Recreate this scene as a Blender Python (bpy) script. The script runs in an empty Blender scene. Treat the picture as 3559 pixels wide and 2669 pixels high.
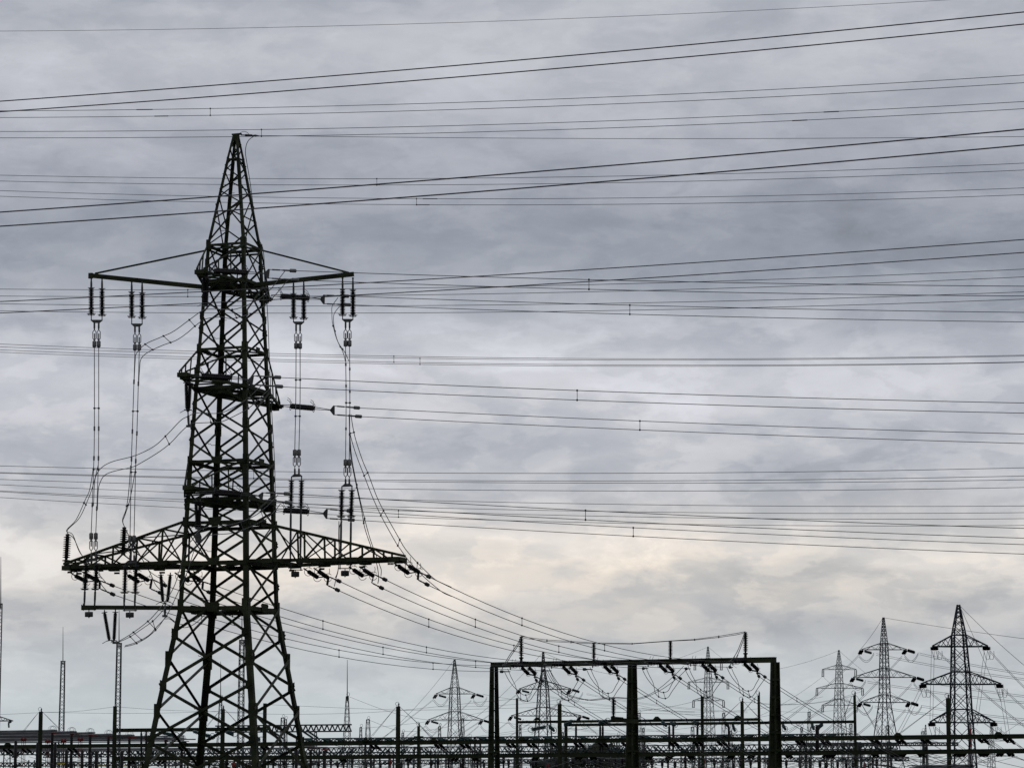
import bpy, math, random
from mathutils import Vector, Matrix, Quaternion
random.seed(7)
SC = bpy.context.scene
COL = SC.collection

# ------------------------------------------------------------------ camera
F, CX, CY, HOR, CAMZ = 9700.0, 1779.5, 1334.5, 2760.0, 1.7
PITCH = math.atan((HOR - CY) / F)
cd = bpy.data.cameras.new("camera"); cam = bpy.data.objects.new("camera", cd); COL.objects.link(cam)
cd.sensor_width = 36.0; cd.lens = 36.0 * F / 3559.0; cd.clip_start = 1.0; cd.clip_end = 20000.0
cam.location = (0, 0, CAMZ); cam.rotation_euler = (math.radians(90) + PITCH, 0, 0)
SC.camera = cam
CP, SP = math.cos(PITCH), math.sin(PITCH)

def P(u, v, Y):
    """point at world depth Y that stands at photograph position (u, v)"""
    a, b = u - CX, CY - v
    t = Y / (F * CP - b * SP)
    return Vector((a * t, Y, CAMZ + t * (F * SP + b * CP)))
def px(Y): return Y / F          # metres covered by one photograph pixel at depth Y

# ------------------------------------------------------------------ world
def lin(c): return tuple(((x / 255) / 12.92 if x / 255 <= .04045 else ((x / 255 + .055) / 1.055) ** 2.4) for x in c)
SUN_EL, SUN_AZ = math.radians(38), math.radians(12)     # azimuth measured from +Y towards +X
w = bpy.data.worlds.new("World"); SC.world = w; w.use_nodes = True
nt = w.node_tree; nt.nodes.clear(); N = nt.nodes; Lk = nt.links
def mth(op, a, b=None, c=None):
    n = N.new('ShaderNodeMath'); n.operation = op
    for i, x in enumerate((a, b, c)):
        if x is None: continue
        if isinstance(x, (int, float)): n.inputs[i].default_value = x
        else: Lk.new(x, n.inputs[i])
    return n.outputs[0]
tc = N.new('ShaderNodeTexCoord'); sx = N.new('ShaderNodeSeparateXYZ'); Lk.new(tc.outputs['Generated'], sx.inputs[0])
el = mth('MULTIPLY', mth('ARCSINE', sx.outputs[2]), 57.2958)
az = mth('MULTIPLY', mth('ARCTAN2', sx.outputs[0], sx.outputs[1]), 57.2958)
def noise(sxx, syy, seed, detail, rough=.5, dist=0., warp=None):
    cb = N.new('ShaderNodeCombineXYZ')
    a = mth('MULTIPLY', az, sxx); e = mth('MULTIPLY', el, syy)
    if warp is not None:
        a = mth('ADD', a, warp[0]); e = mth('ADD', e, warp[1])
    Lk.new(a, cb.inputs[0]); Lk.new(e, cb.inputs[1]); cb.inputs[2].default_value = seed
    n = N.new('ShaderNodeTexNoise'); n.inputs['Scale'].default_value = 1.0
    n.inputs['Detail'].default_value = detail; n.inputs['Roughness'].default_value = rough
    n.inputs['Distortion'].default_value = dist
    Lk.new(cb.outputs[0], n.inputs['Vector'])
    return mth('SUBTRACT', n.outputs[0], .5)
w1 = noise(.25, .5, 3.1, 4); w2 = noise(.3, .6, 9.7, 4)
wa = mth('MULTIPLY', w1, .8); wb = mth('MULTIPLY', w2, .6)
big = noise(.17, .42, 1.3, 6, .5, 0, (wa, wb))
mid = noise(.34, 1.02, 5.3, 8, .56, .1, (wa, wb))
fine = noise(1.4, 2.8, 8.3, 6, .58, .2, (wa, wb))
lump = noise(.68, 1.5, 2.2, 8, .58, .15, (wa, wb))
def sstep(x, a, b):
    n = N.new('ShaderNodeMapRange'); n.interpolation_type = 'SMOOTHSTEP'; Lk.new(x, n.inputs[0]) if not isinstance(x, (int, float)) else None
    n.inputs[1].default_value = a; n.inputs[2].default_value = b; n.inputs[3].default_value = 0; n.inputs[4].default_value = 1
    return n.outputs[0]
edge = mth('SUBTRACT', mth('ADD', mth('MULTIPLY', sstep(lump, -.03, .07), .6), mth('MULTIPLY', sstep(mid, -.04, .06), .4)), .5)
lowm = mth('SUBTRACT', 1.0, mth('MULTIPLY', sstep(el, 8.5, 11.5), .45))
azw = mth('ADD', az, mth('MULTIPLY', w1, 5.0)); elw = mth('ADD', el, mth('MULTIPLY', w2, 2.0))
azw = mth('ADD', azw, mth('MULTIPLY', mid, 3.0)); elw = mth('ADD', elw, mth('MULTIPLY', mid, 1.2))
def blob(u, v, su, sv, amp):
    a = mth('POWER', mth('ABSOLUTE', mth('DIVIDE', mth('SUBTRACT', azw, (u - 1779.5) / 169.3), su / 169.3)), 2.0)
    e = mth('POWER', mth('ABSOLUTE', mth('DIVIDE', mth('SUBTRACT', elw, (2760 - v) / 169.3), sv / 169.3)), 2.0)
    return mth('MULTIPLY', mth('EXPONENT', mth('MULTIPLY', mth('ADD', a, e), -1.0)), amp)
def total(lst):
    s = None
    for b in lst:
        o = blob(*b); s = o if s is None else mth('ADD', s, o)
    return s
BL = [(2900, 880, 1000, 190, -.24), (600, 790, 1100, 140, -.17), (150, 60, 500, 150, -.13), (1150, 30, 300, 110, -.10),
      (1650, 330, 1000, 190, .10), (430, 330, 500, 150, .08), (1450, 1220, 600, 110, .17), (2200, 1120, 350, 55, .14), (2950, 1080, 300, 50, .06),
      (2350, 1410, 650, 90, .17), (420, 1560, 350, 110, .12), (1500, 1550, 600, 90, -.10), (3350, 1170, 300, 150, -.14),
      (900, 1720, 900, 90, -.06), (3100, 1640, 700, 100, -.10), (1850, 1880, 800, 60, .26), (3050, 1910, 500, 38, .10), (250, 1980, 400, 60, .06),
      (2800, 2030, 600, 90, -.10), (1500, 2090, 700, 70, .12), (2300, 2210, 1000, 45, -.12), (300, 2160, 600, 90, -.07), (700, 1150, 300, 60, .08)]
bl = total(BL)
warmth = total([(1900, 1880, 1100, 110, .8), (1750, 2080, 1000, 130, .75), (2900, 1960, 900, 120, .6), (600, 2050, 700, 120, .45), (3000, 2120, 500, 100, .35), (1500, 1450, 900, 120, .12)])
rmp = N.new('ShaderNodeValToRGB'); cr = rmp.color_ramp; cr.interpolation = 'EASE'
Lk.new(mth('DIVIDE', el, 20.0), rmp.inputs[0])
stops = [(2760, (190, 196, 199)), (2500, (194, 202, 206)), (2330, (192, 197, 201)), (2180, (191, 192, 195)), (1950, (216, 213, 211)),
         (1650, (190, 191, 197)), (1300, (195, 196, 203)), (1000, (162, 166, 175)), (600, (168, 171, 180)), (200, (181, 183, 190)), (-600, (185, 187, 194))]
stops = [((2760 - v) / 169.3 / 20.0, c) for v, c in stops]
for i, (p, c) in enumerate(stops):
    if i < 2: e = cr.elements[i]; e.position = p
    else: e = cr.elements.new(p)
    e.color = lin(c) + (1,)
# contrast falls away in the smoother air near the horizon
amp = N.new('ShaderNodeMapRange'); Lk.new(el, amp.inputs[0])
amp.inputs[1].default_value = 1.0; amp.inputs[2].default_value = 4.0; amp.inputs[3].default_value = .25; amp.inputs[4].default_value = 1.0
det = mth('ADD', mth('ADD', mth('MULTIPLY', big, .46), mth('MULTIPLY', mid, .5)), mth('ADD', mth('MULTIPLY', fine, .17), mth('MULTIPLY', mth('MULTIPLY', edge, lowm), .19)))
gain = mth('ADD', 1.035, mth('ADD', mth('MULTIPLY', det, amp.outputs[0]), bl))
gain = mth('MAXIMUM', gain, .5)
sc_ = N.new('ShaderNodeVectorMath'); sc_.operation = 'SCALE'; Lk.new(rmp.outputs[0], sc_.inputs[0]); Lk.new(gain, sc_.inputs['Scale'])
# thin places in the cloud layer let warmer light through
wm = N.new('ShaderNodeMix'); wm.data_type = 'RGBA'; wm.blend_type = 'MULTIPLY'
wf = mth('MULTIPLY', warmth, mth('ADD', .75, mth('MULTIPLY', det, 2.2))); wf = mth('MINIMUM', mth('MAXIMUM', wf, 0.0), 1.0)
Lk.new(wf, wm.inputs[0]); Lk.new(sc_.outputs[0], wm.inputs[6]); wm.inputs[7].default_value = (1.085, 1.01, .915, 1)
# darker clouds lean to blue
db = N.new('ShaderNodeMix'); db.data_type = 'RGBA'; db.blend_type = 'MULTIPLY'
df = N.new('ShaderNodeMapRange'); Lk.new(gain, df.inputs[0]); df.inputs[1].default_value = 1.12; df.inputs[2].default_value = .80; df.inputs[3].default_value = 0; df.inputs[4].default_value = 1
Lk.new(df.outputs[0], db.inputs[0]); Lk.new(wm.outputs[2], db.inputs[6]); db.inputs[7].default_value = (.945, .985, 1.035, 1)
sky = N.new('ShaderNodeTexSky'); sky.sky_type = 'NISHITA'; sky.sun_disc = False
sky.sun_elevation = SUN_EL; sky.sun_rotation = SUN_AZ
bgc = N.new('ShaderNodeBackground'); Lk.new(db.outputs[2], bgc.inputs[0]); bgc.inputs[1].default_value = 1.0
bgs = N.new('ShaderNodeBackground'); Lk.new(sky.outputs[0], bgs.inputs[0]); bgs.inputs[1].default_value = .05
mx = N.new('ShaderNodeMixShader'); mx.inputs[0].default_value = .95
Lk.new(bgs.outputs[0], mx.inputs[1]); Lk.new(bgc.outputs[0], mx.inputs[2])
wo = N.new('ShaderNodeOutputWorld'); Lk.new(mx.outputs[0], wo.inputs[0])

sd = bpy.data.lights.new("sun", 'SUN'); so = bpy.data.objects.new("sun", sd); COL.objects.link(so)
sd.energy = .6; sd.angle = math.radians(14); sd.color = (1, .95, .88)
sdir = Vector((math.sin(SUN_AZ) * math.cos(SUN_EL), math.cos(SUN_AZ) * math.cos(SUN_EL), math.sin(SUN_EL)))
so.rotation_euler = sdir.to_track_quat('Z', 'Y').to_euler(); so.location = (0, 0, 90)
SC.view_settings.view_transform = 'Standard'; SC.view_settings.look = 'None'
SC.view_settings.exposure = 0.0; SC.view_settings.gamma = 1.0; SC.view_settings.use_curve_mapping = False

# ------------------------------------------------------------------ materials
def material(name, c1, c2, rough=.7, metal=0., nscale=3., spec=.3):
    m = bpy.data.materials.new(name); m.use_nodes = True; t = m.node_tree
    b = t.nodes['Principled BSDF']; b.inputs['Roughness'].default_value = rough; b.inputs['Metallic'].default_value = metal
    b.inputs['Specular IOR Level'].default_value = spec
    tcx = t.nodes.new('ShaderNodeTexCoord'); n = t.nodes.new('ShaderNodeTexNoise')
    n.inputs['Scale'].default_value = nscale; n.inputs['Detail'].default_value = 5
    r = t.nodes.new('ShaderNodeValToRGB'); r.color_ramp.elements[0].position = .35; r.color_ramp.elements[1].position = .68
    r.color_ramp.elements[0].color = tuple(c1) + (1,); r.color_ramp.elements[1].color = tuple(c2) + (1,)
    t.links.new(tcx.outputs['Object'], n.inputs[0]); t.links.new(n.outputs[0], r.inputs[0]); t.links.new(r.outputs[0], b.inputs['Base Color'])
    return m
M = dict(
    steel=material('green_painted_steel', (.010, .014, .006), (.040, .048, .024), .75, 0, 1.1, .15),
    yard=material('olive_painted_steel', (.012, .017, .008), (.026, .034, .015), .75, 0, .8, .15),
    far=material('grey_lattice_steel', (.045, .050, .050), (.075, .080, .080), .8, 0, .5, .15),
    newsteel=material('newer_grey_steel', (.030, .034, .024), (.075, .080, .062), .7, 0, 1.3, .2),
    wirem=material('grey_conductor', (.07, .07, .074), (.12, .12, .125), .6, 0, 2., .3),
    hazed_zinc=material('haze_paled_galvanised_lattice', (.12, .125, .13), (.18, .185, .19), .7, 0, .5, .2),  # galvanised grey with distance haze painted into the colour, for the pale pylons
    farblue=material('blue_grey_lattice_steel', (.020, .024, .034), (.04, .046, .058), .8, 0, .5, .15),
    wire=material('weathered_conductor', (.030, .031, .034), (.055, .056, .060), .6, 0, 2., .3),
    wirel=material('bright_conductor', (.13, .13, .14), (.22, .22, .23), .55, 0, 3., .4),
    porc=material('dark_brown_porcelain', (.006, .005, .006), (.014, .012, .013), .5, 0, 4., .2),
    cap=material('galvanised_fitting', (.035, .037, .038), (.09, .09, .09), .6, 0, 6., .3),
    clamp=material('aluminium_clamp', (.09, .09, .09), (.18, .18, .175), .55, 0, 6., .4),
    teal=material('teal_glass', (.006, .038, .042), (.012, .070, .075), .3, 0, 3., .5),
    tube=material('aluminium_tube', (.12, .12, .13), (.20, .20, .21), .6, 0, .6, .3),
    red=material('red_paint', (.13, .014, .012), (.20, .022, .02), .6, 0, 3., .3),
    yellow=material('yellow_paint', (.55, .48, .05), (.7, .62, .10), .6, 0, 3., .3),
    stone=material('cast_weight', (.035, .037, .037), (.10, .105, .10), .9, 0, 12., .15),
    leaf=material('dark_foliage', (.018, .026, .012), (.05, .062, .026), .85, 0, .35, .15),
    bark=material('bark', (.05, .04, .03), (.10, .08, .06), .9, 0, 2., .1),
    ground=material('gravel_and_grass', (.05, .065, .03), (.16, .15, .12), .95, 0, .12, .1),
    wall=material('grey_cladding', (.13, .14, .17), (.18, .19, .22), .8, 0, .3, .2),
    white=material('chimney_white', (.35, .35, .36), (.5, .5, .5), .8, 0, .2, .2),
    cred=material('chimney_red', (.22, .05, .06), (.30, .07, .07), .8, 0, .2, .2),
)

# ------------------------------------------------------------------ mesh helpers
class MB:
    def __init__(s): s.v = []; s.f = []; s.smooth = set()
    def add(s, vs, fs, smooth=False):
        o = len(s.v); s.v += [Vector(x) for x in vs]
        for f in fs:
            if smooth: s.smooth.add(len(s.f))
            s.f.append(tuple(o + i for i in f))
    def beam(s, p, q, wd, ht=None, up=(0, 0, 1)):
        p, q = Vector(p), Vector(q); d = (q - p)
        if d.length < 1e-6: return
        d.normalize(); up = Vector(up)
        if abs(d.dot(up)) > .98: up = Vector((.3, 1, 0)).normalized()
        a = d.cross(up).normalized() * wd / 2; b = a.cross(d).normalized() * (ht if ht else wd) / 2
        s.add([p - a - b, p + a - b, p + a + b, p - a + b, q - a - b, q + a - b, q + a + b, q - a + b],
              [(0, 3, 2, 1), (4, 5, 6, 7), (0, 1, 5, 4), (1, 2, 6, 5), (2, 3, 7, 6), (3, 0, 4, 7)])
    def angle(s, p, q, wd, th, n1, n2):
        """L section: flanges along n1 and n2 from the corner line p-q"""
        p, q = Vector(p), Vector(q); d = (q - p).normalized()
        n1 = (Vector(n1) - d * d.dot(Vector(n1))).normalized(); n2 = (Vector(n2) - d * d.dot(Vector(n2))).normalized()
        pr = [Vector((0, 0, 0)), n1 * wd, n1 * wd + n2 * th, n1 * th + n2 * th, n1 * th + n2 * wd, n2 * wd]
        s.add([p + x for x in pr] + [q + x for x in pr],
              [(0, 1, 7, 6), (1, 2, 8, 7), (2, 3, 9, 8), (3, 4, 10, 9), (4, 5, 11, 10), (5, 0, 6, 11), (0, 3, 2, 1), (0, 5, 4, 3), (6, 7, 8, 9), (6, 9, 10, 11)])
    def tube(s, pts, r, n=6):
        pts = [Vector(p) for p in pts]; m = len(pts)
        if m < 2: return
        t0 = (pts[1] - pts[0]).normalized()
        up = Vector((0, 0, 1)) if abs(t0.z) < .9 else Vector((0, 1, 0))
        nrm = t0.cross(up).normalized(); vs = []
        for i, p in enumerate(pts):
            t = (pts[min(i + 1, m - 1)] - pts[max(i - 1, 0)]).normalized()
            nrm = (nrm - t * nrm.dot(t)).normalized(); bn = t.cross(nrm)
            rr = r[i] if isinstance(r, (list, tuple)) else r
            for k in range(n):
                a = 2 * math.pi * k / n; vs.append(p + (nrm * math.cos(a) + bn * math.sin(a)) * rr)
        fs = [(i * n + k, i * n + (k + 1) % n, (i + 1) * n + (k + 1) % n, (i + 1) * n + k) for i in range(m - 1) for k in range(n)]
        s.add(vs, fs, True)
        s.add(vs[:n], [tuple(range(n - 1, -1, -1))]); s.add(vs[-n:], [tuple(range(n))])
    def lathe(s, p, q, prof, n=10):
        """prof: (fraction along p-q, radius in metres)"""
        p, q = Vector(p), Vector(q)
        pts = [p.lerp(q, f) for f, r in prof]; s._rings(pts, [r for f, r in prof], (q - p).normalized(), n)
    def _rings(s, pts, rs, d, n):
        up = Vector((0, 0, 1)) if abs(d.z) < .9 else Vector((0, 1, 0))
        a = d.cross(up).normalized(); b = d.cross(a); vs = []
        for p, r in zip(pts, rs):
            for k in range(n):
                t = 2 * math.pi * k / n; vs.append(p + (a * math.cos(t) + b * math.sin(t)) * r)
        m = len(pts)
        s.add(vs, [(i * n + (k + 1) % n, i * n + k, (i + 1) * n + k, (i + 1) * n + (k + 1) % n) for i in range(m - 1) for k in range(n)], True)
        s.add(vs[:n], [tuple(range(n))]); s.add(vs[-n:], [tuple(range(n - 1, -1, -1))])
    def plate(s, pts, th, nrm):
        nv = Vector(nrm).normalized() * th / 2; k = len(pts); pts = [Vector(p) for p in pts]
        s.add([p - nv for p in pts] + [p + nv for p in pts],
              [tuple(range(k - 1, -1, -1)), tuple(range(k, 2 * k))] + [(i, (i + 1) % k, k + (i + 1) % k, k + i) for i in range(k)])
    def torus(s, c, d, R, r, n=14, a0=0., a1=2 * math.pi):
        c, d = Vector(c), Vector(d).normalized(); up = Vector((0, 0, 1)) if abs(d.z) < .9 else Vector((0, 1, 0))
        a = d.cross(up).normalized(); b = d.cross(a)
        s.tube([c + (a * math.cos(a0 + (a1 - a0) * i / n) + b * math.sin(a0 + (a1 - a0) * i / n)) * R for i in range(n + 1)], r, 5)
    def mesh(s, name, mat, off=(0, 0, 0)):
        off = Vector(off); me = bpy.data.meshes.new(name)
        me.from_pydata([tuple(x - off) for x in s.v], [], s.f); me.materials.append(mat)
        sm = [i in s.smooth for i in range(len(s.f))]; me.polygons.foreach_set('use_smooth', sm); me.update()
        return me
    def build(s, name, mat, parent=None):
        if not s.v: return None
        if parent is not None:
            off = wloc(parent); o = bpy.data.objects.new(name, s.mesh(name, mat, off)); COL.objects.link(o); o.parent = parent
        else:
            off = s.v[0].copy(); o = bpy.data.objects.new(name, s.mesh(name, mat, off)); COL.objects.link(o); o.location = off
        return o
def wloc(o):
    v = Vector((0, 0, 0))
    while o is not None: v += o.location; o = o.parent
    return v
def tag(o, label=None, cat=None, group=None, kind=None):
    if label: o['label'] = label
    if cat: o['category'] = cat
    if group: o['group'] = group
    if kind: o['kind'] = kind
    return o
def thing(name, label, cat, loc, group=None):
    o = bpy.data.objects.new(name, None); COL.objects.link(o); o.location = Vector(loc); o.empty_display_size = .2
    return tag(o, label, cat, group)
def cat_rom(pts, n=6):
    pts = [Vector(p) for p in pts]
    if len(pts) < 3: return pts
    e = [pts[0] * 2 - pts[1]] + pts + [pts[-1] * 2 - pts[-2]]; out = []
    for i in range(1, len(e) - 2):
        a, b, c, d = e[i - 1], e[i], e[i + 1], e[i + 2]
        for k in range(n):
            t = k / n; out.append(.5 * ((2 * b) + (c - a) * t + (2 * a - 5 * b + 4 * c - d) * t * t + (3 * b - a - 3 * c + d) * t ** 3))
    out.append(pts[-1]); return out
def path(uv, Y0, Y1=None, n=6, smooth=True):
    """photo polyline laid at depths from Y0 to Y1, linear along its own length"""
    Y1 = Y0 if Y1 is None else Y1; L = [0]
    for a, b in zip(uv, uv[1:]): L.append(L[-1] + math.hypot(b[0] - a[0], b[1] - a[1]))
    pts = [P(u, v, Y0 + (Y1 - Y0) * l / L[-1]) for (u, v), l in zip(uv, L)]
    return cat_rom(pts, n) if smooth else pts
def along(pts, f):
    L = [0]
    for a, b in zip(pts, pts[1:]): L.append(L[-1] + (b - a).length)
    t = f * L[-1]
    for i in range(len(pts) - 1):
        if L[i + 1] >= t: return pts[i].lerp(pts[i + 1], (t - L[i]) / max(1e-9, L[i + 1] - L[i]))
    return pts[-1].copy()
def at_u(pts, u):
    """point of a 3D curve that lies on the photograph column u"""
    best = None
    def col(p):
        t = p - cam.location; dep = t.y * CP + t.z * SP
        return CX + F * t.x / dep
    for a, b in zip(pts, pts[1:]):
        ua, ub = col(a), col(b)
        if (ua - u) * (ub - u) <= 0 and abs(ub - ua) > 1e-6: return a.lerp(b, (u - ua) / (ub - ua))
    return pts[0] if abs(col(pts[0]) - u) < abs(col(pts[-1]) - u) else pts[-1]
def inst(name, me, parent, p, q, L0, rs=1.0, up=None):
    """a part that shares mesh data: modelled from the origin down -Z over length L0, laid from p to q"""
    p, q = Vector(p), Vector(q); d = q - p
    o = bpy.data.objects.new(name, me); COL.objects.link(o); o.parent = parent
    o.location = p - wloc(parent); o.rotation_mode = 'QUATERNION'
    o.rotation_quaternion = Vector((0, 0, -1)).rotation_difference(d.normalized()); o.scale = (rs, rs, d.length / L0)
    return o

def nest(child, string):
    """make an already placed part a sub-part of an insulator string"""
    if child is None: return
    child.parent = string; child.matrix_parent_inverse = Matrix.LocRotScale(string.location, string.rotation_quaternion, string.scale).inverted()
ORD_ = 'first second third fourth fifth sixth seventh eighth ninth tenth eleventh twelfth thirteenth fourteenth fifteenth sixteenth seventeenth eighteenth nineteenth'.split()
def ordinal(n):
    if n < 20: return ORD_[n - 1]
    tens = ['', '', 'twenty', 'thirty', 'forty', 'fifty', 'sixty', 'seventy', 'eighty', 'ninety'][n // 10]
    return tens[:-1] + 'ieth' if n % 10 == 0 else tens + '-' + ORD_[n % 10 - 1]
# shared insulator meshes (unit length 1.2 m, along -Z)
def insulator_mesh(name, mat, sheds, rc, r_s, L0=1.2, n=9):
    b = MB(); prof = [(0, rc * .8), (.03, rc * .8)]
    for i in range(sheds):
        f0 = .05 + .9 * i / sheds; st = .9 / sheds
        prof += [(f0, rc), (f0 + st * .35, r_s), (f0 + st * .5, r_s), (f0 + st * .6, rc)]
    prof += [(.97, rc * .8), (1, rc * .8)]
    b.lathe((0, 0, 0), (0, 0, -L0), prof, n); return b.mesh(name, mat)
INS = insulator_mesh('ribbed_insulator', M['porc'], 15, .075, .155)
INSF = insulator_mesh('fine_ribbed_insulator', M['porc'], 22, .095, .14)
INST = insulator_mesh('glass_insulator', M['teal'], 12, .07, .13, 1.2, 6)
INSD = insulator_mesh('post_insulator', M['porc'], 10, .085, .19)
# ------------------------------------------------------------------ ground
g = MB(); S = 9000
nx = 40
for i in range(nx + 1):
    for j in range(nx + 1):
        x = -S / 2 + S * i / nx; y = -300 + S * j / nx
        g.v.append(Vector((x, y, 0)))
for i in range(nx):
    for j in range(nx):
        a = i * (nx + 1) + j; g.f.append((a, a + nx + 1, a + nx + 2, a + 1))
tag(g.build('ground', M['ground']), kind='structure')

# ------------------------------------------------------------------ main tower
D0 = 130.0
C0 = P(796, 2114, D0).x
ang = math.radians(19.5); WF = math.cos(ang) + math.sin(ang)
U = Vector((math.cos(ang), -math.sin(ang), 0)); W = Vector((math.sin(ang), math.cos(ang), 0)); Z = Vector((0, 0, 1))
def zv(v, Y=D0): return P(CX, v, Y).z
prof = [(462, 16), (470, 22), (555, 61), (858, 184), (1220, 235), (1609, 284), (1820, 308), (1958, 320), (2114, 333), (2292, 407), (2474, 474), (2669, 545), (2887, 622)]
def half(v):
    for (a, wa_), (b, wb_) in zip(prof, prof[1:]):
        if a <= v <= b: return (wa_ + (wb_ - wa_) * (v - a) / (b - a)) / 2 / WF * px(D0)
    return prof[-1][1] / 2 / WF * px(D0)
def corner(k, v, e=0):
    su, sw = {'L': (-1, -1), 'F': (1, -1), 'R': (1, 1), 'B': (-1, 1)}[k]
    h = half(v) + e
    z = max(zv(v), 0) if v < 2880 else 0
    return Vector((C0, D0, z)) + U * su * h + W * sw * h
def AX(v, du=0, dw=0): return Vector((C0, D0, zv(v))) + U * du + W * dw
T = thing('transmission_tower', 'nearest and largest lattice pylon, dark green, with slim side beams and a wide lower crossarm', 'pylon', (C0, D0, 0))
SG = {'L': (-1, -1), 'F': (1, -1), 'R': (1, 1), 'B': (-1, 1)}
legs = {}
for k in 'LFRB':
    m = MB(); su, sw = SG[k]
    segs = [(470, 555, .10), (555, 858, .135), (858, 1220, .165), (1220, 1609, .19), (1609, 2114, .215), (2114, 2474, .25), (2474, 2887, .27)]
    for a, b, wd in segs:
        m.angle(corner(k, a), corner(k, b), wd, .035, -U * su, -W * sw)
    # splice plates
    for v in (858, 1220, 1484, 1609, 1820, 2114, 2292, 2474):
        c = corner(k, v, .03); hh = .22 if v < 2114 else .34; pw_ = .22 if v < 2114 else .3
        m.plate([c + Z * hh - U * su * .02, c - Z * hh - U * su * .02, c - Z * hh - U * su * pw_, c + Z * hh - U * su * pw_], .03, W)
        m.plate([c + Z * hh - W * sw * .02, c - Z * hh - W * sw * .02, c - Z * hh - W * sw * pw_, c + Z * hh - W * sw * pw_], .03, U)
    legs[k] = m.build('leg', M['steel'], T)
for v in range(600, 2700, 62):      # climbing pegs on the rear leg and a few hooked ones
    c = corner('B', v); m = MB()
    if v % 3 == 0:
        m.tube([c, c - U * .28, c - U * .34 + Z * .07, c - U * .42 + Z * .05, c - U * .46 + Z * .11], .014, 4)
    else: m.beam(c, c + U * .26, .02)
    m.build('climbing_step', M['steel'], legs['B'])

faces = {'LB': 'n', 'FR': 'n', 'LF': 'w', 'BR': 'w'}
narrow = [[858, 985, 1105, 1220], [1220, 1355, 1484, 1609], [1609, 1712, 1820], [1820, 1958], [1958, 2114], [2114, 2292, 2474, 2669, 2887]]
wide = [[858, 922, 1045, 1153, 1220], [1220, 1290, 1416, 1541, 1609], [1609, 1660, 1765, 1820], [1820, 1888, 1958], [1958, 2036, 2114], [2114, 2208, 2387, 2577, 2780, 2887]]
def dw_(v): return .06 if v < 900 else .076 if v < 1300 else .088 if v < 1900 else .105 if v < 2200 else .125
for fc, kind in faces.items():
    a, b = fc; m = MB(); m2 = MB(); kw = 1.22 if kind == 'n' else .92
    nrm = (corner(a, 1500) + corner(b, 1500)) / 2 - AX(1500); nrm.normalize()
    def mem(p, q, wd, off): m.angle(p + nrm * off, q + nrm * off, wd, .02, (q - p).cross(nrm), -nrm)
    # spire: one zig-zag per face
    sp = [500, 535, 580, 625, 665, 715, 770, 858] if kind == 'w' else [480, 520, 555, 600, 640, 690, 787, 858]
    ks = (a, b) if fc in ('LF', 'FR') else (b, a)
    for i in range(len(sp) - 1):
        mem(corner(ks[i % 2], sp[i]), corner(ks[(i + 1) % 2], sp[i + 1]), .06, -.02)
    mem(corner(a, 555), corner(b, 555), .08, .0)
    for v0, v1 in ((715, 858),):
        mem(corner(ks[1], v0), corner(ks[0], v1), .06, .05)
    if kind == 'n':
        for s in narrow:
            for v0, v1 in zip(s, s[1:]):
                mem(corner(a, v0), corner(b, v1), dw_(v0) * kw, -.03)
                p_, q_ = corner(b, v0) + nrm * .06, corner(a, v1) + nrm * .06; m2.angle(p_, q_, dw_(v0) * kw, .02, (q_ - p_).cross(nrm), -nrm)
    else:
        for s in wide:
            mt, mb_ = (corner(a, s[0]) + corner(b, s[0])) / 2, (corner(a, s[-1]) + corner(b, s[-1])) / 2
            mem(mt, corner(a, s[1]), dw_(s[0]), -.03); mem(mt, corner(b, s[1]), dw_(s[0]), .06)
            for v0, v1 in zip(s[1:-1], s[2:-1]):
                mem(corner(a, v0), corner(b, v1), dw_(v0), -.03); mem(corner(b, v0), corner(a, v1), dw_(v0), .06)
            if s[-1] < 2880: mem(corner(a, s[-2]), mb_, dw_(s[-1]), -.03); mem(corner(b, s[-2]), mb_, dw_(s[-1]), .06)
    # node plates
    for s in (wide if kind == 'w' else narrow):
        for v in s[1:-1]:
            for k in (a, b):
                o = corner(b if k == a else a, v) - corner(k, v); o.normalize(); c = corner(k, v) + nrm * .035
                h = .19 if v < 2100 else .28
                m.plate([c + Z * h, c - Z * h, c - Z * h * .6 + o * h * 1.2, c + Z * h * .6 + o * h * 1.2], .02, nrm)
    m.build('bracing', M['steel'], T)
    m2.build('bracing', M['newsteel'], T)
# horizontal frames
for v, wd, gus in ((858, .12, 0), (872, .08, 0), (1220, .12, .22), (1609, .14, .3), (1820, .15, .36), (1958, .2, .32), (2114, .2, .4)):
    m = MB(); cs = [corner(k, v) for k in 'LFRB']
    for i in range(4):
        p, q = cs[i], cs[(i + 1) % 4]; o = ((p + q) / 2 - AX(v)).normalized()
        m.angle(p + o * .04, q + o * .04, wd, .025, -Z, -o)
        if gus:
            c = (p + q) / 2 + o * .07; d = (q - p).normalized()
            m.plate([c + d * gus + Z * .1, c + d * gus * .6 - Z * gus * .6, c - d * gus * .6 - Z * gus * .6, c - d * gus + Z * .1, c - d * gus * .7 + Z * gus * .45, c + d * gus * .7 + Z * gus * .45], .03, o)
    if v != 872: m.beam(cs[0], cs[2], wd * .6); m.beam(cs[1] - Z * .1, cs[3] - Z * .1, wd * .6)
    m.build('horizontal_frame', M['steel'], T)
# apex cap
m = MB(); c = AX(472)
m.beam(c - Z * .28, c + Z * .04, .25, .25, U); m.beam(c - U * .2 + Z * .06, c + U * .28 + Z * .06, .12, .07)
m.build('peak_cap', M['steel'], T)

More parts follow.
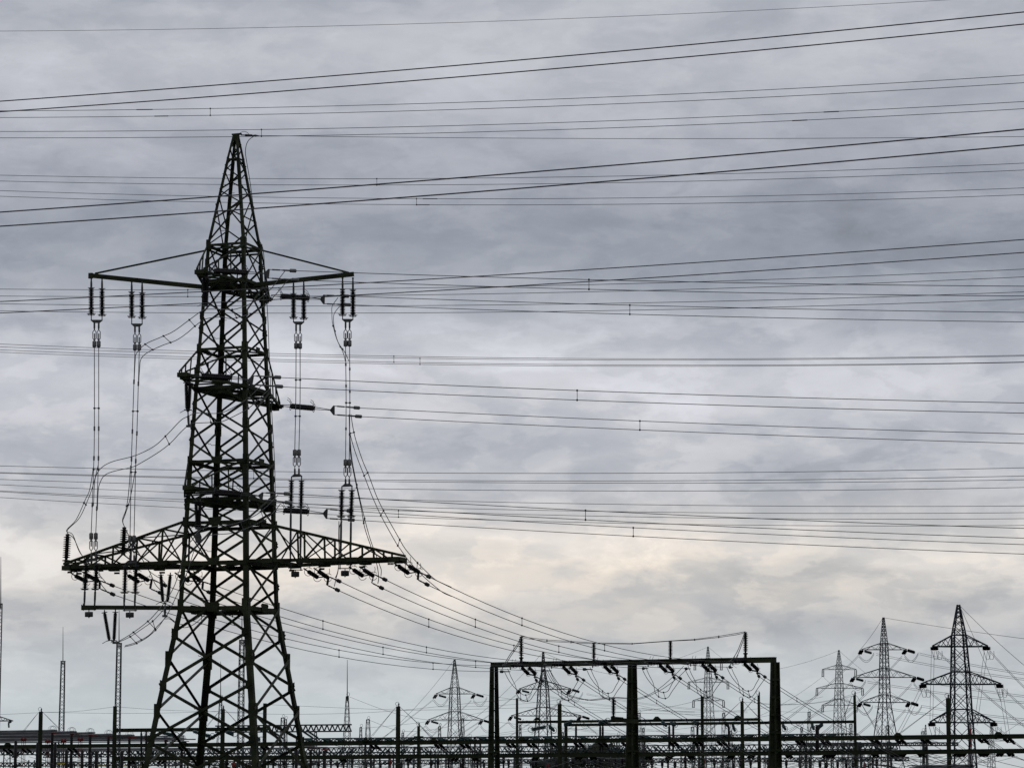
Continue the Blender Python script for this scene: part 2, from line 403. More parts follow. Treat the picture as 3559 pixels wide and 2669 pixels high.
# crossarms along W (towards and away from the viewer)
def arm(v_tip_n, v_tip_f, ln, lf, v_up, zlev, name='crossarm'):
    for sgn, l in ((-1, ln), (1, lf)):
        m = MB(); zc = Z * zlev
        base = Vector((C0, D0, 0)); hb = half(v_tip_n + 60)
        tip = base + W * sgn * l + zc + U * (.15 if sgn < 0 else (0 if v_up < 1000 else -.2)); off = .18
        def bot(f, s): # chord point
            a = base + W * sgn * hb + U * s * hb + zc; b = tip + U * s * off; return a.lerp(b, f)
        upz = zv(v_up); hu = half(v_up)
        def top(f, s):
            a = base + W * sgn * hu + U * s * hu + Z * upz; b = tip + U * s * off + Z * .15; return a.lerp(b, f)
        for s in (-1, 1):
            m.beam(bot(0, s), bot(1, s), .09, .13); m.beam(top(0, s), top(1, s), .06, .07)
            ns = [0, .34, .64, .86]
            for i in range(len(ns) - 1):
                m.beam(top(ns[i + 1], s), bot(ns[i + 1], s), .05)
        ns = [0, .3, .58, .82, 1]
        for i in range(len(ns) - 1):
            s = 1 if i % 2 else -1
            m.beam(bot(ns[i], s), bot(ns[i + 1], -s), .06); m.beam(bot(ns[i + 1], 1), bot(ns[i + 1], -1), .07)
        m.beam(tip - W * sgn * .7, tip + W * sgn * .06, .46, .10); m.beam(tip - W * sgn * .45 - Z * .13, tip - Z * .13, .30, .15)
        m.beam(tip - U * .24, tip + U * .26, .20, .20); m.beam(tip + U * .26, tip + U * .36, .10, .12)
        m.build(name, M['steel'], T)
arm(940, 1030, 3.95, 3.65, 868, 25.45)
arm(1305, 1412, 5.55, 5.5, 1228, 20.45)
arm(1720, 1768, 4.8, 4.75, 1609, 15.4)
# floors that carry the arms through the body
for v, h in ((990, .16), (1360, .17), (1745, .17)):
    m = MB(); cs = [corner(k, v) for k in 'LFRB']
    for i in range(4): m.beam(cs[i], cs[(i + 1) % 4], .12, h)
    m.beam(cs[0], cs[2], .1, .14); m.beam(cs[1] + Z * .12, cs[3] + Z * .12, .1, .14)
    mid_ = [(cs[i] + cs[(i + 1) % 4]) / 2 for i in range(4)]
    m.beam(mid_[0] - Z * .2, mid_[2] - Z * .2, .2, .12); m.beam(mid_[1] - Z * .02, mid_[3] - Z * .02, .1, .1)
    m.build('horizontal_frame', M['steel'], T)

# wide lower crossarm along U
zb = 12.35
for sgn, l in ((-1, 8.5), (1, 8.65)):
    m = MB(); base = Vector((C0, D0, 0)); hb = half(1958); hu = half(1820); zt = zv(1820)
    zb_ = zb if sgn < 0 else zb - .05
    tip = base + U * sgn * l + Z * zb_
    def bot(f, s): return (base + U * sgn * hb + W * s * hb + Z * zb_).lerp(tip + W * s * .38, f)
    def top(f, s): return (base + U * sgn * hu + W * s * hu + Z * zt).lerp(tip + W * s * .38 + Z * .18, f)
    for s in (-1, 1):
        m.beam(bot(0, s), bot(1, s), .14, .15); m.beam(top(0, s), top(1, s), .09, .11)
        ns = [0, .17, .38, .58, .76, .9]
        for i in range(len(ns) - 1):
            m.beam(top(ns[i], s), bot(ns[i + 1], s), .06) if i % 2 == 0 else m.beam(bot(ns[i], s), top(ns[i + 1], s), .075)
            m.beam(top(ns[i + 1], s), bot(ns[i + 1], s), .075)
            if i < 3: m.beam(bot(ns[i], s), top(ns[i + 1], s), .05) if i % 2 == 0 else m.beam(top(ns[i], s), bot(ns[i + 1], s), .05)
    ns = [0, .17, .38, .58, .76, .9, 1]
    for i in range(len(ns) - 1):
        s = 1 if i % 2 else -1
        m.beam(bot(ns[i], s), bot(ns[i + 1], -s), .09, .08); m.beam(bot(ns[i + 1], 1), bot(ns[i + 1], -1), .12, .14)
        m.beam(top(ns[i], s), top(ns[i + 1], -s), .05); m.beam(top(ns[i + 1], 1), top(ns[i + 1], -1), .07)
    for f in (.1, .34, .66, .93):                         # attachment plates and bolt groups
        for s in (-1, 1):
            m.beam(bot(f, s) - Z * .02, bot(min(1, f + .07), s) - Z * .02, .30, .22)
            for q in range(4): m.beam(bot(f + .01 * q, s) - Z * .18, bot(f + .01 * q, s) - Z * .27, .05)
    m.beam(tip - U * sgn * .9, tip + U * sgn * .08, .85, .18)
    m.build('crossarm', M['steel'], T)

# slim side beams with tie rods and the lower outrigger
YB = 129.3
def pbeam(name, a, b, wd, ht, mat=M['steel'], par=T):
    m = MB(); m.beam(a, b, wd, ht); return m.build(name, mat, par)
lb = [P(315, 958, YB), P(716, 999, YB + .2)]
m = MB(); m.beam(lb[0], lb[1], .14, .20); m.beam(lb[0] + Z * .12, lb[0] - Z * .14, .2, .1); m.build('side_beam', M['steel'], T)
pbeam('side_beam', P(700, 1010, YB + .5), P(1230, 953, YB), .14, .20)
pbeam('tie_rod', P(330, 951, YB), P(716, 871, YB + .2), .075, .075)
pbeam('tie_rod', P(1212, 948, YB), P(912, 871, 131.0), .08, .08)
m = MB(); m.beam(P(283, 2110, YB), P(640, 2112, YB + .2), .14, .19)
m.beam(P(283, 2110, YB), P(285, 2110, YB), .18, .24); m.build('outrigger_beam', M['steel'], T)
# earth cable down the right-hand leg
wp = path([(885, 473), (866, 486), (856, 505), (853, 530), (856, 555), (870, 640), (886, 760), (900, 830), (915, 870), (921, 960), (930, 1090), (936, 1240), (945, 1440), (954, 1600), (957, 1740), (957, 1830)], 130.2, 130.6, 4)
m = MB(); m.tube(wp, .018, 5); m.build('earth_cable', M['wire'], T)

# ------------------------------------------------------------------ line hardware
def yoke_plate(parent, p, q, thick=.06, wide=.2):
    m = MB(); p, q = Vector(p), Vector(q); d = (q - p).normalized(); s = Vector((0, 1, 0)).cross(d).normalized(); c = (p + q) / 2
    m.plate([p + d * -.03, p + s * .04, c + s * wide, q + s * .04, q + d * .03, q - s * .05, p - s * .05], thick, Vector((0, 1, 0)))
    return m.build('yoke', M['cap'], parent)
def horn(parent, c, d, side, R=.16):
    m = MB(); m.torus(c, d, R, .014, 12, .4, 5.6); m.tube([c + side * R * .8, c + side * (R + .12) - d * .05, c + side * (R + .2) - d * .18], .013, 4)
    return m.build('arcing_horn', M['cap'], parent)
def dead_clamp(parent, p, q, r=.068):
    """rod p-q ending in a fat compression clamp"""
    m = MB(); L = (q - p).length; p, q = Vector(p), Vector(q)
    m.lathe(p, q, [(0, .02), (.12, .02), (.13, .035), (.4, .035), (.41, .02), (.5, .03), (.52, .04), (.74, .04), (.77, r * 1.25), (.97, r * 1.25), (1, .02)], 8)
    return m.build('dead_end_clamp', M['clamp'] if r < .07 else M['cap'], parent)
def tension_set(label, tip, s0, s1, yk, clamps, sep, group, cat='insulator', r=.06):
    """two parallel strings from an arm tip to a yoke with two dead-end clamps.  All arguments are world points."""
    t = thing('tension_insulator_set', label, cat, tip, group)
    for k in (-1, 1):
        a, b = s0 + sep * k, s1 + sep * k
        o = inst('insulator_string', INSF, t, a, b, 1.2, .70); d = (b - a).normalized(); L = (b - a).length
        sd = Z
        nest(horn(t, a + d * .04, d, sd, .15), o); nest(horn(t, b - d * .04, d, sd, .15), o)
        m = MB(); m.tube([tip + sep * k * .6, a], .02, 5); m.build('link', M['cap'], t)
        m = MB(); m.tube([b, yk[0].lerp(yk[1], .5) + sep * k * .1], .018, 5); m.build('link', M['cap'], t)
    yoke_plate(t, yk[0], yk[1])
    for y, c in zip(yk, clamps): dead_clamp(t, y, c)
    return t
def bundle(name, label, paths, r, spacers=(), group=None, mat=None, cat='power line', vertical=None, sleeves=()):
    c0 = paths[0][0]; t = thing(name, label, cat, c0, group); mat = mat or M['wire']
    cond = []
    for p in paths:
        m = MB(); m.tube(p, r, 6); cond.append(m.build('conductor', mat, t))
    if len(paths) > 1:
        for s in spacers:
            a, b = (at_u(paths[0], s), at_u(paths[1], s)) if vertical is None else (along(paths[0], s), along(paths[1], s))
            m = MB(); d = (b - a).normalized(); m.tube([a - d * .02, b + d * .02], r * .9, 5)
            for c in (a, b): m.lathe(c - d * r * 3, c + d * r * 3, [(0, r), (.2, r * 2.4), (.8, r * 2.4), (1, r)], 6)
            m.build('spacer', M['cap'], t)
    for pi, u0, u1 in sleeves:
        a, b = at_u(paths[pi], u0), at_u(paths[pi], u1); m = MB(); m.tube([a, b], r * 1.8, 6); m.build('sleeve', mat, cond[pi])
    return t

# tension sets on the three stacked crossarms; conductors leave towards the right
dYx = -.2
def hY(Yt, ut, u): return Yt + dYx * (u - ut) * px(Yt)
G1 = 'insulator sets that anchor the lines running right'
def upper(label, lab2, tip, Yt, s0, s1, y0, y1, c0, c1, wires, sp, half_sep=.10):
    ut = tip[0]; q = lambda p: P(p[0], p[1], hY(Yt, ut, p[0]))
    sepv = Vector((.05, .8, .6)).normalized() * half_sep
    tension_set(label, q(tip), q(s0), q(s1), (q(y0), q(y1)), (q(c0), q(c1)), sepv, G1)
    pts = []
    for cl, wv in zip((c0, c1), wires):
        uv = [cl] + wv; pts.append(cat_rom([q(p) for p in fitx(uv)], 2))
    bundle('twin_conductor', lab2, pts, .0165, sp, 'twin lines running right from the pylon')
def fitx(uv, u1=4300, n=14):
    """quadratic through photo points, continued past the frame"""
    us = [p[0] for p in uv]; vs = [p[1] for p in uv]
    a, b, c = quad(us, vs); u0 = us[0]
    return [(u0 + (u1 - u0) * i / n, a + b * (u0 + (u1 - u0) * i / n) + c * (u0 + (u1 - u0) * i / n) ** 2) for i in range(n + 1)]
def quad(us, vs):
    import numpy as np
    us = np.array(us, float) / 1000; k = np.polyfit(us, np.array(vs, float), min(2, len(us) - 1))
    k = list(k[::-1]) + [0] * (3 - len(k)); return k[0], k[1] / 1000, k[2] / 1e6
upper('brown double insulator at the near left end of the top stacked crossarm', 'twin conductor starting just below the right tie rod, highest of six leaving the pylon rightwards',
      (700, 938), 126.3, (745, 941), (862, 948), (934, 937), (931, 967), (1031, 942), (1040, 974),
      [[(1780, 965), (2700, 986), (3559, 995)], [(1780, 998), (2700, 1020), (3559, 1029)]], (2047,))
upper('brown double insulator right of the pylon at the far end of the top stacked crossarm', 'twin conductor starting at the upper right hanging insulators and running right',
      (942, 1027), 133.4, (975, 1029), (1075, 1037), (1126, 1026), (1125, 1056), (1214, 1030), (1220, 1060),
      [[(1780, 1049), (2700, 1073), (3559, 1086)], [(1780, 1080), (2700, 1105), (3559, 1119)]], (2189,))
upper('brown double insulator at the near left end of the middle stacked crossarm', 'twin conductor leaving the pylon at mid height, upper of the middle two',
      (650, 1303), 124.8, (700, 1306), (806, 1313), (879, 1306), (874, 1337), (978, 1312), (985, 1344),
      [[(1200, 1323.7), (2006, 1357), (3559, 1400.5)], [(1200, 1356.8), (2006, 1390), (3559, 1435.7)]], (2006,))
upper('brown double insulator right of the pylon at the far end of the middle stacked crossarm', 'twin conductor leaving the pylon at mid height, lower of the middle two',
      (980, 1409), 135.1, (1008, 1411), (1094, 1419), (1160, 1411), (1160, 1441), (1252, 1418), (1259, 1448),
      [[(2224, 1463), (3559, 1508)], [(2224, 1494), (3559, 1541)]], (2224,))
upper('brown double insulator inside the pylon body at the near end of the lowest stacked crossarm', 'twin conductor in the lower sky, upper of the two leaving the lowest stacked crossarm',
      (690, 1710), 125.5, (745, 1712), (838, 1717), (912, 1712), (909, 1736), (1011, 1716), (1016, 1748),
      [[(2035, 1773.7), (3559, 1835.6)], [(2035, 1806), (3559, 1869.7)]], (2035,))
upper('brown double insulator right of the pylon at the far end of the lowest stacked crossarm', 'lowest twin conductor in the sky, leaving the pylon beside the lower right hanging insulators',
      (955, 1769), 134.5, (985, 1773), (1074, 1778), (1136, 1769), (1134, 1801), (1228, 1776), (1234, 1807),
      [[(2201, 1833.5), (3559, 1892)], [(2201, 1863), (3559, 1925)]], (2201,))

# earth wire from the peak
q = lambda u, v: P(u, v, 129.8 + dYx * (u - 830) * px(130))
t = thing('earth_wire', 'single thin earth wire running right from the very peak of the near pylon', 'power line', q(835, 470))
m = MB(); m.tube([q(a, b) for a, b in fitx([(885, 472), (1780, 481), (2500, 483), (3559, 475.6)])], .012, 5); m.build('conductor', M['wire'], t)
m = MB(); m.lathe(q(838, 470), q(900, 473), [(0, .03), (.2, .03), (.25, .06), (.6, .06), (.65, .03), (.8, .06), (1, .02)], 7); m.build('dead_end_clamp', M['cap'], t)
m = MB(); m.tube(path([(828, 470), (838, 461), (848, 458), (860, 462), (866, 471)], 129.8, n=4), .012, 5); m.build('jumper_loop', M['wire'], t)

# vertical tensioned droppers: hanging set, twin rope, foot set, weight
def vset(label, xs, v_top, v_i0, v_i1, v_y, cx, v_c0, v_c1, Y, group, up=1):
    """pair of upright insulators, a yoke and two turnbuckles; up=1 hangs from above"""
    c = P((xs[0] + xs[1]) / 2, v_top, Y); t = thing('hanging_insulator_set' if up > 0 else 'standing_insulator_set', label, 'insulator', c, group)
    for i, x in enumerate(xs):
        x1 = x - (3 if up < 0 else 0); dv = 3 * i * up
        a, b = P(x, v_i0 + dv, Y), P(x1, v_i1 + dv, Y)
        st_ = inst('insulator_string', INS, t, a, b, 1.2, .86)
        m = MB(); s = P(x, v_top, Y); m.lathe(s, a, [(0, .05), (.1, .05), (.12, .03), (.5, .05), (.9, .05), (1, .04)], 7)
        e = P(cx[0] + (x - (xs[0] + xs[1]) / 2) if False else x, v_y, Y); m.tube([b, e], .025, 5); m.build('link_rod', M['cap'], t)
        for cc, R in ((b, .16), (a, .11)):
            m = MB(); m.torus(cc, Z, R, .016, 12); m.tube([cc - Vector((R + .05, 0, -.05)), cc + Vector((R + .05, 0, .05))], .016, 4); nest(m.build('grading_ring', M['cap'], t), st_)
    p, q_ = P(xs[0] - 2, v_y, Y), P(xs[1] + 2, v_y, Y); m = MB(); s = Z * (-.1 * up)
    m.plate([p, p.lerp(q_, .25) + s * 1.2, p.lerp(q_, .75) + s * 1.2, q_, q_ - s * .3, p - s * .3], .06, Vector((0, 1, 0))); m.build('yoke', M['cap'], t)
    for x in cx:
        a, b, e = P(x, v_y, Y), P(x, v_c0, Y), P(x, v_c1, Y); L = (b - e)
        m = MB(); m.lathe(a, b, [(0, .02), (.2, .02), (.25, .045), (.8, .045), (1, .025)], 7)
        fr = b.lerp(e, .62)
        for k in (-1, 1):
            o = Vector((.075 * k, 0, 0)); m.tube([b, b.lerp(fr, .2) + o, b.lerp(fr, .8) + o, fr], .02, 5)
        m.tube([b.lerp(fr, .35), fr], .03, 5); m.build('turnbuckle', M['cap'], t)
        m = MB(); m.lathe(fr, e, [(0, .05), (.1, .095), (.9, .095), (1, .05)], 8); m.build('clamp', M['clamp'], t)
    return t
def weight(label, x, v_bar, xs, v0, v1, Y):
    t = thing('counterweight', label, 'counterweight', P(x, v_bar, Y), 'drum shaped counterweights under the droppers')
    m = MB(); m.lathe(P(x, v0, Y), P(x, v1, Y), [(0, .17), (.03, .19), (.97, .19), (1, .17)], 14); m.build('drum', M['stone'], t)
    m = MB(); m.tube([P(xs[0] - 6, v_bar, Y), P(xs[1] + 6, v_bar, Y)], .025, 5); m.tube([P(x, v_bar, Y), P(x, v0, Y)], .022, 5)
    for xx in xs: m.tube([P(xx, v_bar + 3, Y), P(xx, v_bar - 22, Y)], .03, 5)
    m.tube([P(x, v0, Y), P(x, v1 + 4, Y)], .03, 5); m.build('hanger', M['cap'], t)
GH, GF, GD = 'insulator pairs hanging from the slim side beams', 'insulator pairs that anchor the feet of the droppers', 'vertical twin droppers beside the pylon'
vset('pair of brown insulators at the outer end of the left side beam', (317.2, 354.6), 966, 1004, 1094, 1114, (328, 343), 1146, 1208, YB, GH)
vset('pair of brown insulators on the left side beam, the pair nearer the pylon', (457.7, 494), 978, 1018, 1103, 1127, (469, 484), 1159, 1219, YB, GH)
vset('pair of brown insulators on the right side beam, the pair nearer the pylon', (1020, 1055.6), 974, 1024, 1106, 1120, (1029, 1043), 1156, 1213, YB, GH)
vset('pair of brown insulators at the outer end of the right side beam', (1190.6, 1226.5), 965, 1008, 1096, 1111, (1201, 1215), 1145, 1205, YB, GH)
# foot sets are built downwards: turnbuckles above, insulators below
def fset(label, cx, v_c1, v_c0, v_y, xs, v_i0, v_i1, v_end, Y, xe=None):
    t = thing('foot_insulator_set', label, 'insulator', P(sum(cx) / 2, v_y, Y), GF); xe = xe or xs
    for x in cx:
        e, b, a = P(x, v_c1, Y), P(x, v_c0, Y), P(x, v_y, Y); fr = e.lerp(b, .38)
        m = MB(); m.lathe(e, fr, [(0, .05), (.1, .095), (.9, .095), (1, .05)], 8); m.build('clamp', M['clamp'], t)
        m = MB()
        for k in (-1, 1):
            o = Vector((.075 * k, 0, 0)); m.tube([fr, fr.lerp(b, .2) + o, fr.lerp(b, .8) + o, b], .02, 5)
        m.tube([fr, fr.lerp(b, .6)], .03, 5); m.lathe(b, a, [(0, .02), (.2, .02), (.25, .045), (.8, .045), (1, .025)], 7); m.build('turnbuckle', M['cap'], t)
    p, q_ = P(xs[0] - 1, v_y + 3, Y), P(xs[1] + 3, v_y + 1, Y); s = Z * .1
    m = MB(); m.plate([p, p.lerp(q_, .25) + s * 1.1, p.lerp(q_, .75) + s * 1.1, q_, q_ - s * .3, p - s * .3], .06, Vector((0, 1, 0))); m.build('yoke', M['cap'], t)
    for i, x in enumerate(xs):
        a, b = P(x, v_i0, Y), P(xe[i], v_i1, Y)
        st_ = inst('insulator_string', INS, t, a, b, 1.2, .86)
        m = MB(); m.tube([P(x, v_y + 2, Y), a], .03, 5); m.lathe(b, P(xe[i] - 2, v_end, Y), [(0, .06), (.1, .03), (.15, .05), (.6, .05), (1, .035)], 6); m.build('link_rod', M['cap'], t)
        for cc, R in ((a, .12), (b, .16)):
            m = MB(); m.torus(cc, Z, R, .016, 12); m.tube([cc - Vector((R + .05, 0, -.04)), cc + Vector((R + .05, 0, .04))], .016, 4); nest(m.build('grading_ring', M['cap'], t), st_)
fset('brown insulator pair before the left part of the wide crossarm, above the leftmost drum', (317, 333), 1851, 1914, 1946, (300, 336), 1960, 2048, 2104, YB, (295, 331))
fset('brown insulator pair before the wide crossarm, above the second drum from the left', (452, 466), 1860, 1922, 1953, (436, 473), 1968, 2060, 2104, YB, (433, 470))
fset('pair of brown insulators standing above the inner right part of the wide crossarm', (1024.6, 1039), 1562, 1622, 1653, (1013, 1048), 1672, 1762, 1952, YB, (1011, 1046))
fset('pair of brown insulators standing above the outer right part of the wide crossarm', (1201, 1214), 1596, 1658, 1687, (1188, 1223), 1706, 1796, 1948, 128.0, (1186, 1220))
weight('drum counterweight under the outrigger beam, leftmost of four', 309, 2118, (290, 328), 2126, 2143, YB)
weight('drum counterweight under the outrigger beam, second from the left', 451, 2121, (433, 470), 2128, 2145, YB)
weight('drum counterweight close to the right of the pylon body under the wide crossarm', 1026, 1980, (1011, 1046), 1986, 2004, YB)
weight('drum counterweight under the outer right half of the wide crossarm', 1199, 1975, (1182, 1218), 1983, 2001, 128.4)
def droppers(label, a, b, sp, sl=()):
    ps = [path(p, YB - .02, YB - .02, 3) for p in (a, b)]
    t = bundle('dropper_conductor', label, ps, .019, sp, GD, M['wirel'], vertical=True)
    for i, f in sl:
        m = MB(); m.tube([along(ps[i], f - .012), along(ps[i], f + .012)], .042, 7); m.build('sleeve', M['clamp'], t)
droppers('leftmost pair of upright wires hanging from the outer end of the left side beam', [(328, 1208), (328, 1500), (325, 1640), (317, 1851)], [(343, 1208), (343, 1500), (341, 1640), (333, 1851)], (.33, .66), ((0, .44), (1, .44), (0, .6), (1, .6), (0, .85), (1, .87)))
droppers('pair of upright wires left of the pylon, nearer to its body', [(469, 1219), (460, 1500), (457, 1594), (452, 1860)], [(484, 1219), (476, 1500), (472, 1594), (466, 1860)], (.33, .66), ((0, .17), (1, .18), (0, .44), (1, .45), (0, .59), (1, .6)))
droppers('pair of upright wires right of the pylon, nearer to its body', [(1029, 1213), (1028, 1390), (1024.6, 1562)], [(1043, 1213), (1043, 1390), (1039, 1562)], (.31, .67))
droppers('pair of upright wires hanging from the outer end of the right side beam', [(1201, 1205), (1203, 1400), (1201, 1596)], [(1215, 1205), (1216, 1400), (1214, 1596)], (.5,), ((0, .16), (1, .2), (0, .35), (1, .4), (0, .73), (1, .78)))

# support insulators for the jumpers
GS = 'jumper support insulators on the pylon'
def vstring(label, tops, bot_, v1, Y, plate_=None):
    t = thing('support_insulator', label, 'insulator', P(sum(x for x, y in tops) / 2, tops[0][1], Y), GS)
    for i, (x, v) in enumerate(tops):
        a, b = P(x, v, Y), P(bot_[0] + (-1 if i == 0 else 1) * (8 if abs(tops[0][0] - tops[1][0]) > 20 else 3), bot_[1], Y)
        inst('insulator_string', INSF, t, a, b, 1.2, .70)
        m = MB(); m.tube([P(x, v - 9, Y), a], .03, 5); m.torus(a, b - a, .13, .014, 10); m.torus(b, b - a, .13, .014, 10)
        sx_ = -1 if i == 0 else 1
        m.tube([b, b + Vector((.15 * sx_, 0, -.04)), b + Vector((.32 * sx_, 0, -.14))], .014, 4); m.build('arcing_horn', M['cap'], t)
    p = P(bot_[0], bot_[1] + 3, Y); q2 = P(plate_[0] if plate_ else bot_[0], v1, Y)
    m = MB(); m.lathe(p, q2, [(0, .1), (.1, .03), (.3, .03), (.35, .06), (1, .05)], 7); m.beam(q2 - Vector((.12, 0, 0)), q2 + Vector((.12, 0, 0)), .08, .1); m.build('suspension_clamp', M['cap'], t)
vstring('dark double insulator hanging from the near end of the top stacked crossarm', [(708, 966), (722, 968)], (714, 1055), 1062, 126.4)
vstring('dark double insulator hanging from the near end of the middle stacked crossarm', [(647, 1330), (661, 1332)], (653, 1424), 1481, 124.9, (656, 0))
vstring('dark double insulator hanging from the near end of the lowest stacked crossarm', [(681, 1742), (696, 1742)], (688, 1826), 1834, 125.6)
vstring('V shaped insulator pair under the wide crossarm just left of the pylon leg', [(559, 1998), (592, 1998)], (574, 2090), 2140, 129.0, (573, 0))
vstring('V shaped insulator pair hanging from the middle of the outrigger beam', [(363, 2128), (401, 2127)], (388, 2225), 2233, YB, (400, 0))
m = MB(); t = thing('rigging_plate', 'pear shaped dark rigging plate below the lowest support insulator on the left leg', 'plate', P(689, 1836, 125.6))
c = P(689, 1862, 125.6); m.plate([c + Vector((x * .34, 0, y * .42)) for x, y in ((0, .9), (.25, .3), (.45, -.1), (.4, -.5), (.05, -.85), (-.3, -.7), (-.5, -.1), (-.25, .4))], .12, (0, 1, 0)); m.build('plate', M['cap'], t)
m = MB(); m.tube([P(688, 1836, 125.6), c + Z * .3], .03, 5); m.build('link_rod', M['cap'], t)
def post_ins(label, x0, vt, vb, vfoot, x1, Y, r=1.0, group='post insulators standing on the wide crossarm'):
    t = thing('post_insulator', label, 'insulator', P(x1, vfoot, Y), group)
    inst('insulator_string', INSD, t, P(x0, vt + 5, Y), P(x1, vb, Y), 1.2, r)
    m = MB(); m.lathe(P(x0, vt, Y), P(x0, vt + 7, Y), [(0, .06), (.2, .1), (.9, .1), (1, .08)], 8); m.build('top_cap', M['cap'], t)
    m = MB(); m.lathe(P(x1, vb, Y), P(x1, vfoot, Y), [(0, .1), (.04, .19), (.12, .19), (.16, .09), (1, .12)], 10); m.build('pedestal', M['steel'], t)
post_ins('tall ribbed post insulator standing on the far left tip of the wide crossarm', 235, 1855, 1945, 1976, 230, 133.2)
post_ins('ribbed post insulator on the left top chord of the wide crossarm', 432, 1831, 1920, 1929, 428, 131.6)

# jumpers
GJ = 'jumper cables looping round the pylon'
def jumper(label, a, b, Y0, Y1, sp=(), mat='wirel', r=.018):
    bundle('jumper_cable', label, [path(a, Y0, Y1, 5), path(b, Y0, Y1, 5)], r, sp, GJ, M[mat], 'jumper cable', vertical=True)
jumper('twin jumper cable sweeping left across the upper pylon body to the second dropper',
       [(990, 943), (972, 966), (942, 1004), (904, 1037), (861, 1060), (812, 1076), (768, 1075), (722, 1075), (703, 1080), (682, 1094), (650, 1118), (601, 1153), (558, 1172.5), (504, 1197), (474, 1229), (470, 1254), (466, 1330)],
       [(999, 976), (966, 1015), (931, 1053), (896, 1078), (861, 1094), (806, 1107.5), (768, 1102), (720, 1107.5), (701, 1116), (676, 1135), (648, 1159), (612, 1183), (566, 1200), (515, 1224), (490, 1248), (485, 1286), (482, 1335)], 124.5, 129, (.32, .55, .7, .8))
jumper('long twin jumper cable sweeping left from mid pylon down to the leftmost dropper',
       [(934, 1317), (906, 1343), (871, 1376), (844, 1397), (806, 1419), (774, 1433), (741, 1437), (703, 1434), (676, 1437), (652, 1447.5), (627, 1462), (582, 1509), (541, 1547), (494, 1573), (453, 1588), (394, 1603), (359, 1620), (338, 1644), (329, 1676), (325, 1758)],
       [(936, 1353), (912, 1376), (887, 1400), (858, 1423), (828, 1439), (798, 1454), (768, 1466), (736, 1468), (689, 1470), (668, 1472), (651, 1481), (627, 1503), (594, 1538), (553, 1570), (494, 1606), (459, 1623), (394, 1638), (362, 1653), (346, 1682), (341, 1711), (339, 1770)], 123.5, 129, (.12, .3, .52))
jumper('twin jumper cable descending past the left pylon leg to the lowest V insulator pair',
       [(966, 1720), (942, 1746), (912, 1773), (885, 1792), (852, 1808), (822, 1818), (795, 1824), (741, 1830), (714, 1834), (690, 1846), (668, 1876), (654, 1892), (641, 1925), (630, 1960), (607, 2033), (574, 2090), (531, 2142), (501, 2169), (456, 2202), (411, 2229)],
       [(974, 1751), (953, 1778), (925, 1803), (893, 1820), (860, 1835), (828, 1847), (795, 1854), (741, 1858), (714, 1866), (700, 1876), (681, 1898), (668, 1933), (652, 1985), (622, 2051), (601, 2096), (577, 2142), (547, 2175), (516, 2208), (471, 2232), (435, 2243)], 123.5, 128.6, (.1, .2, .84, .92))
jumper('second twin jumper cable below the outrigger beam, strung close beside the first',
       [(574, 2112), (535, 2154), (500, 2180), (452, 2212), (405, 2234)], [(573, 2146), (548, 2181), (512, 2214), (470, 2237), (432, 2247)], 128.9, 128.9, (.3, .75))
jumper('short twin jumper cable bending right behind the left leg just below the outrigger beam',
       [(572, 2146), (585, 2143), (598, 2152), (618, 2165), (640, 2169), (668, 2158), (690, 2145), (716, 2120)], [(573, 2150), (590, 2150), (606, 2162), (622, 2176), (645, 2180), (672, 2170), (697, 2150), (722, 2124)], 129, 132.5)
jumper('twin cable looping from the upper right clamps into the outer right dropper',
       [(1175, 1034), (1155, 1064), (1153.6, 1091), (1156, 1124), (1170, 1178), (1192, 1224), (1200, 1254)],
       [(1181, 1064), (1164, 1086), (1159, 1105), (1162, 1140), (1175, 1189), (1200, 1227), (1212, 1254)], 132, 129.2, (.45, .78))
jumper('long twin cable curving down to the insulators at the right tip of the wide crossarm',
       [(1220, 1440), (1226, 1482), (1237, 1530), (1260, 1600), (1281.5, 1651), (1310, 1726.6), (1340, 1787), (1385.5, 1868), (1406.6, 1904), (1437, 1940.6), (1482, 1986), (1512, 2013), (1542, 2028), (1569, 2040)],
       [(1213, 1440), (1216, 1500), (1228, 1550), (1245, 1600), (1265, 1651), (1292, 1720.6), (1325, 1793), (1373, 1880), (1394.5, 1912), (1421.7, 1949.6), (1461, 1992), (1497, 2025), (1539, 2058), (1569, 2071.7)], 131, 128.5, (.09, .3, .5, .66, .8), 'wire')
jumper('twin cable falling almost straight from the outer right dropper through the wide crossarm',
       [(1214, 1470), (1216, 1540), (1221, 1600), (1241, 1699.5), (1256, 1769), (1268, 1835), (1292, 1907), (1310, 1962), (1316, 2007), (1313, 2028)],
       [(1214, 1470), (1218, 1540), (1224, 1600), (1244, 1702.5), (1271, 1817), (1289, 1880), (1307, 1928.5), (1319, 1962), (1325, 1980), (1324, 2001)], 129.2, 128.3, (.4, .62), 'wire')
jumper('short twin cable from the lowest right clamps down to the fourth lower insulator set',
       [(1190, 1811), (1180, 1829), (1179, 1871), (1181, 1901), (1176, 1971), (1171, 1995), (1165, 2007)],
       [(1178, 1811), (1177, 1870), (1178, 1905), (1176, 1975), (1168, 2010), (1162, 2037)], 131, 129.5, (), 'wire')
jumper('twin cable curving over the far left post insulator down through the wide crossarm',
       [(326, 1617), (312, 1700), (297, 1735), (265, 1805), (231, 1843), (253, 1858), (276, 1917), (306, 1952), (326, 1973), (347, 1999), (370, 2026)],
       [(341, 1617), (323, 1688), (306, 1735), (276, 1799.5), (233, 1845), (256, 1870), (282, 1925), (310, 1960), (330, 1985), (352, 2030), (372, 2055)], 129.6, 133.2, (.28,), 'wire')
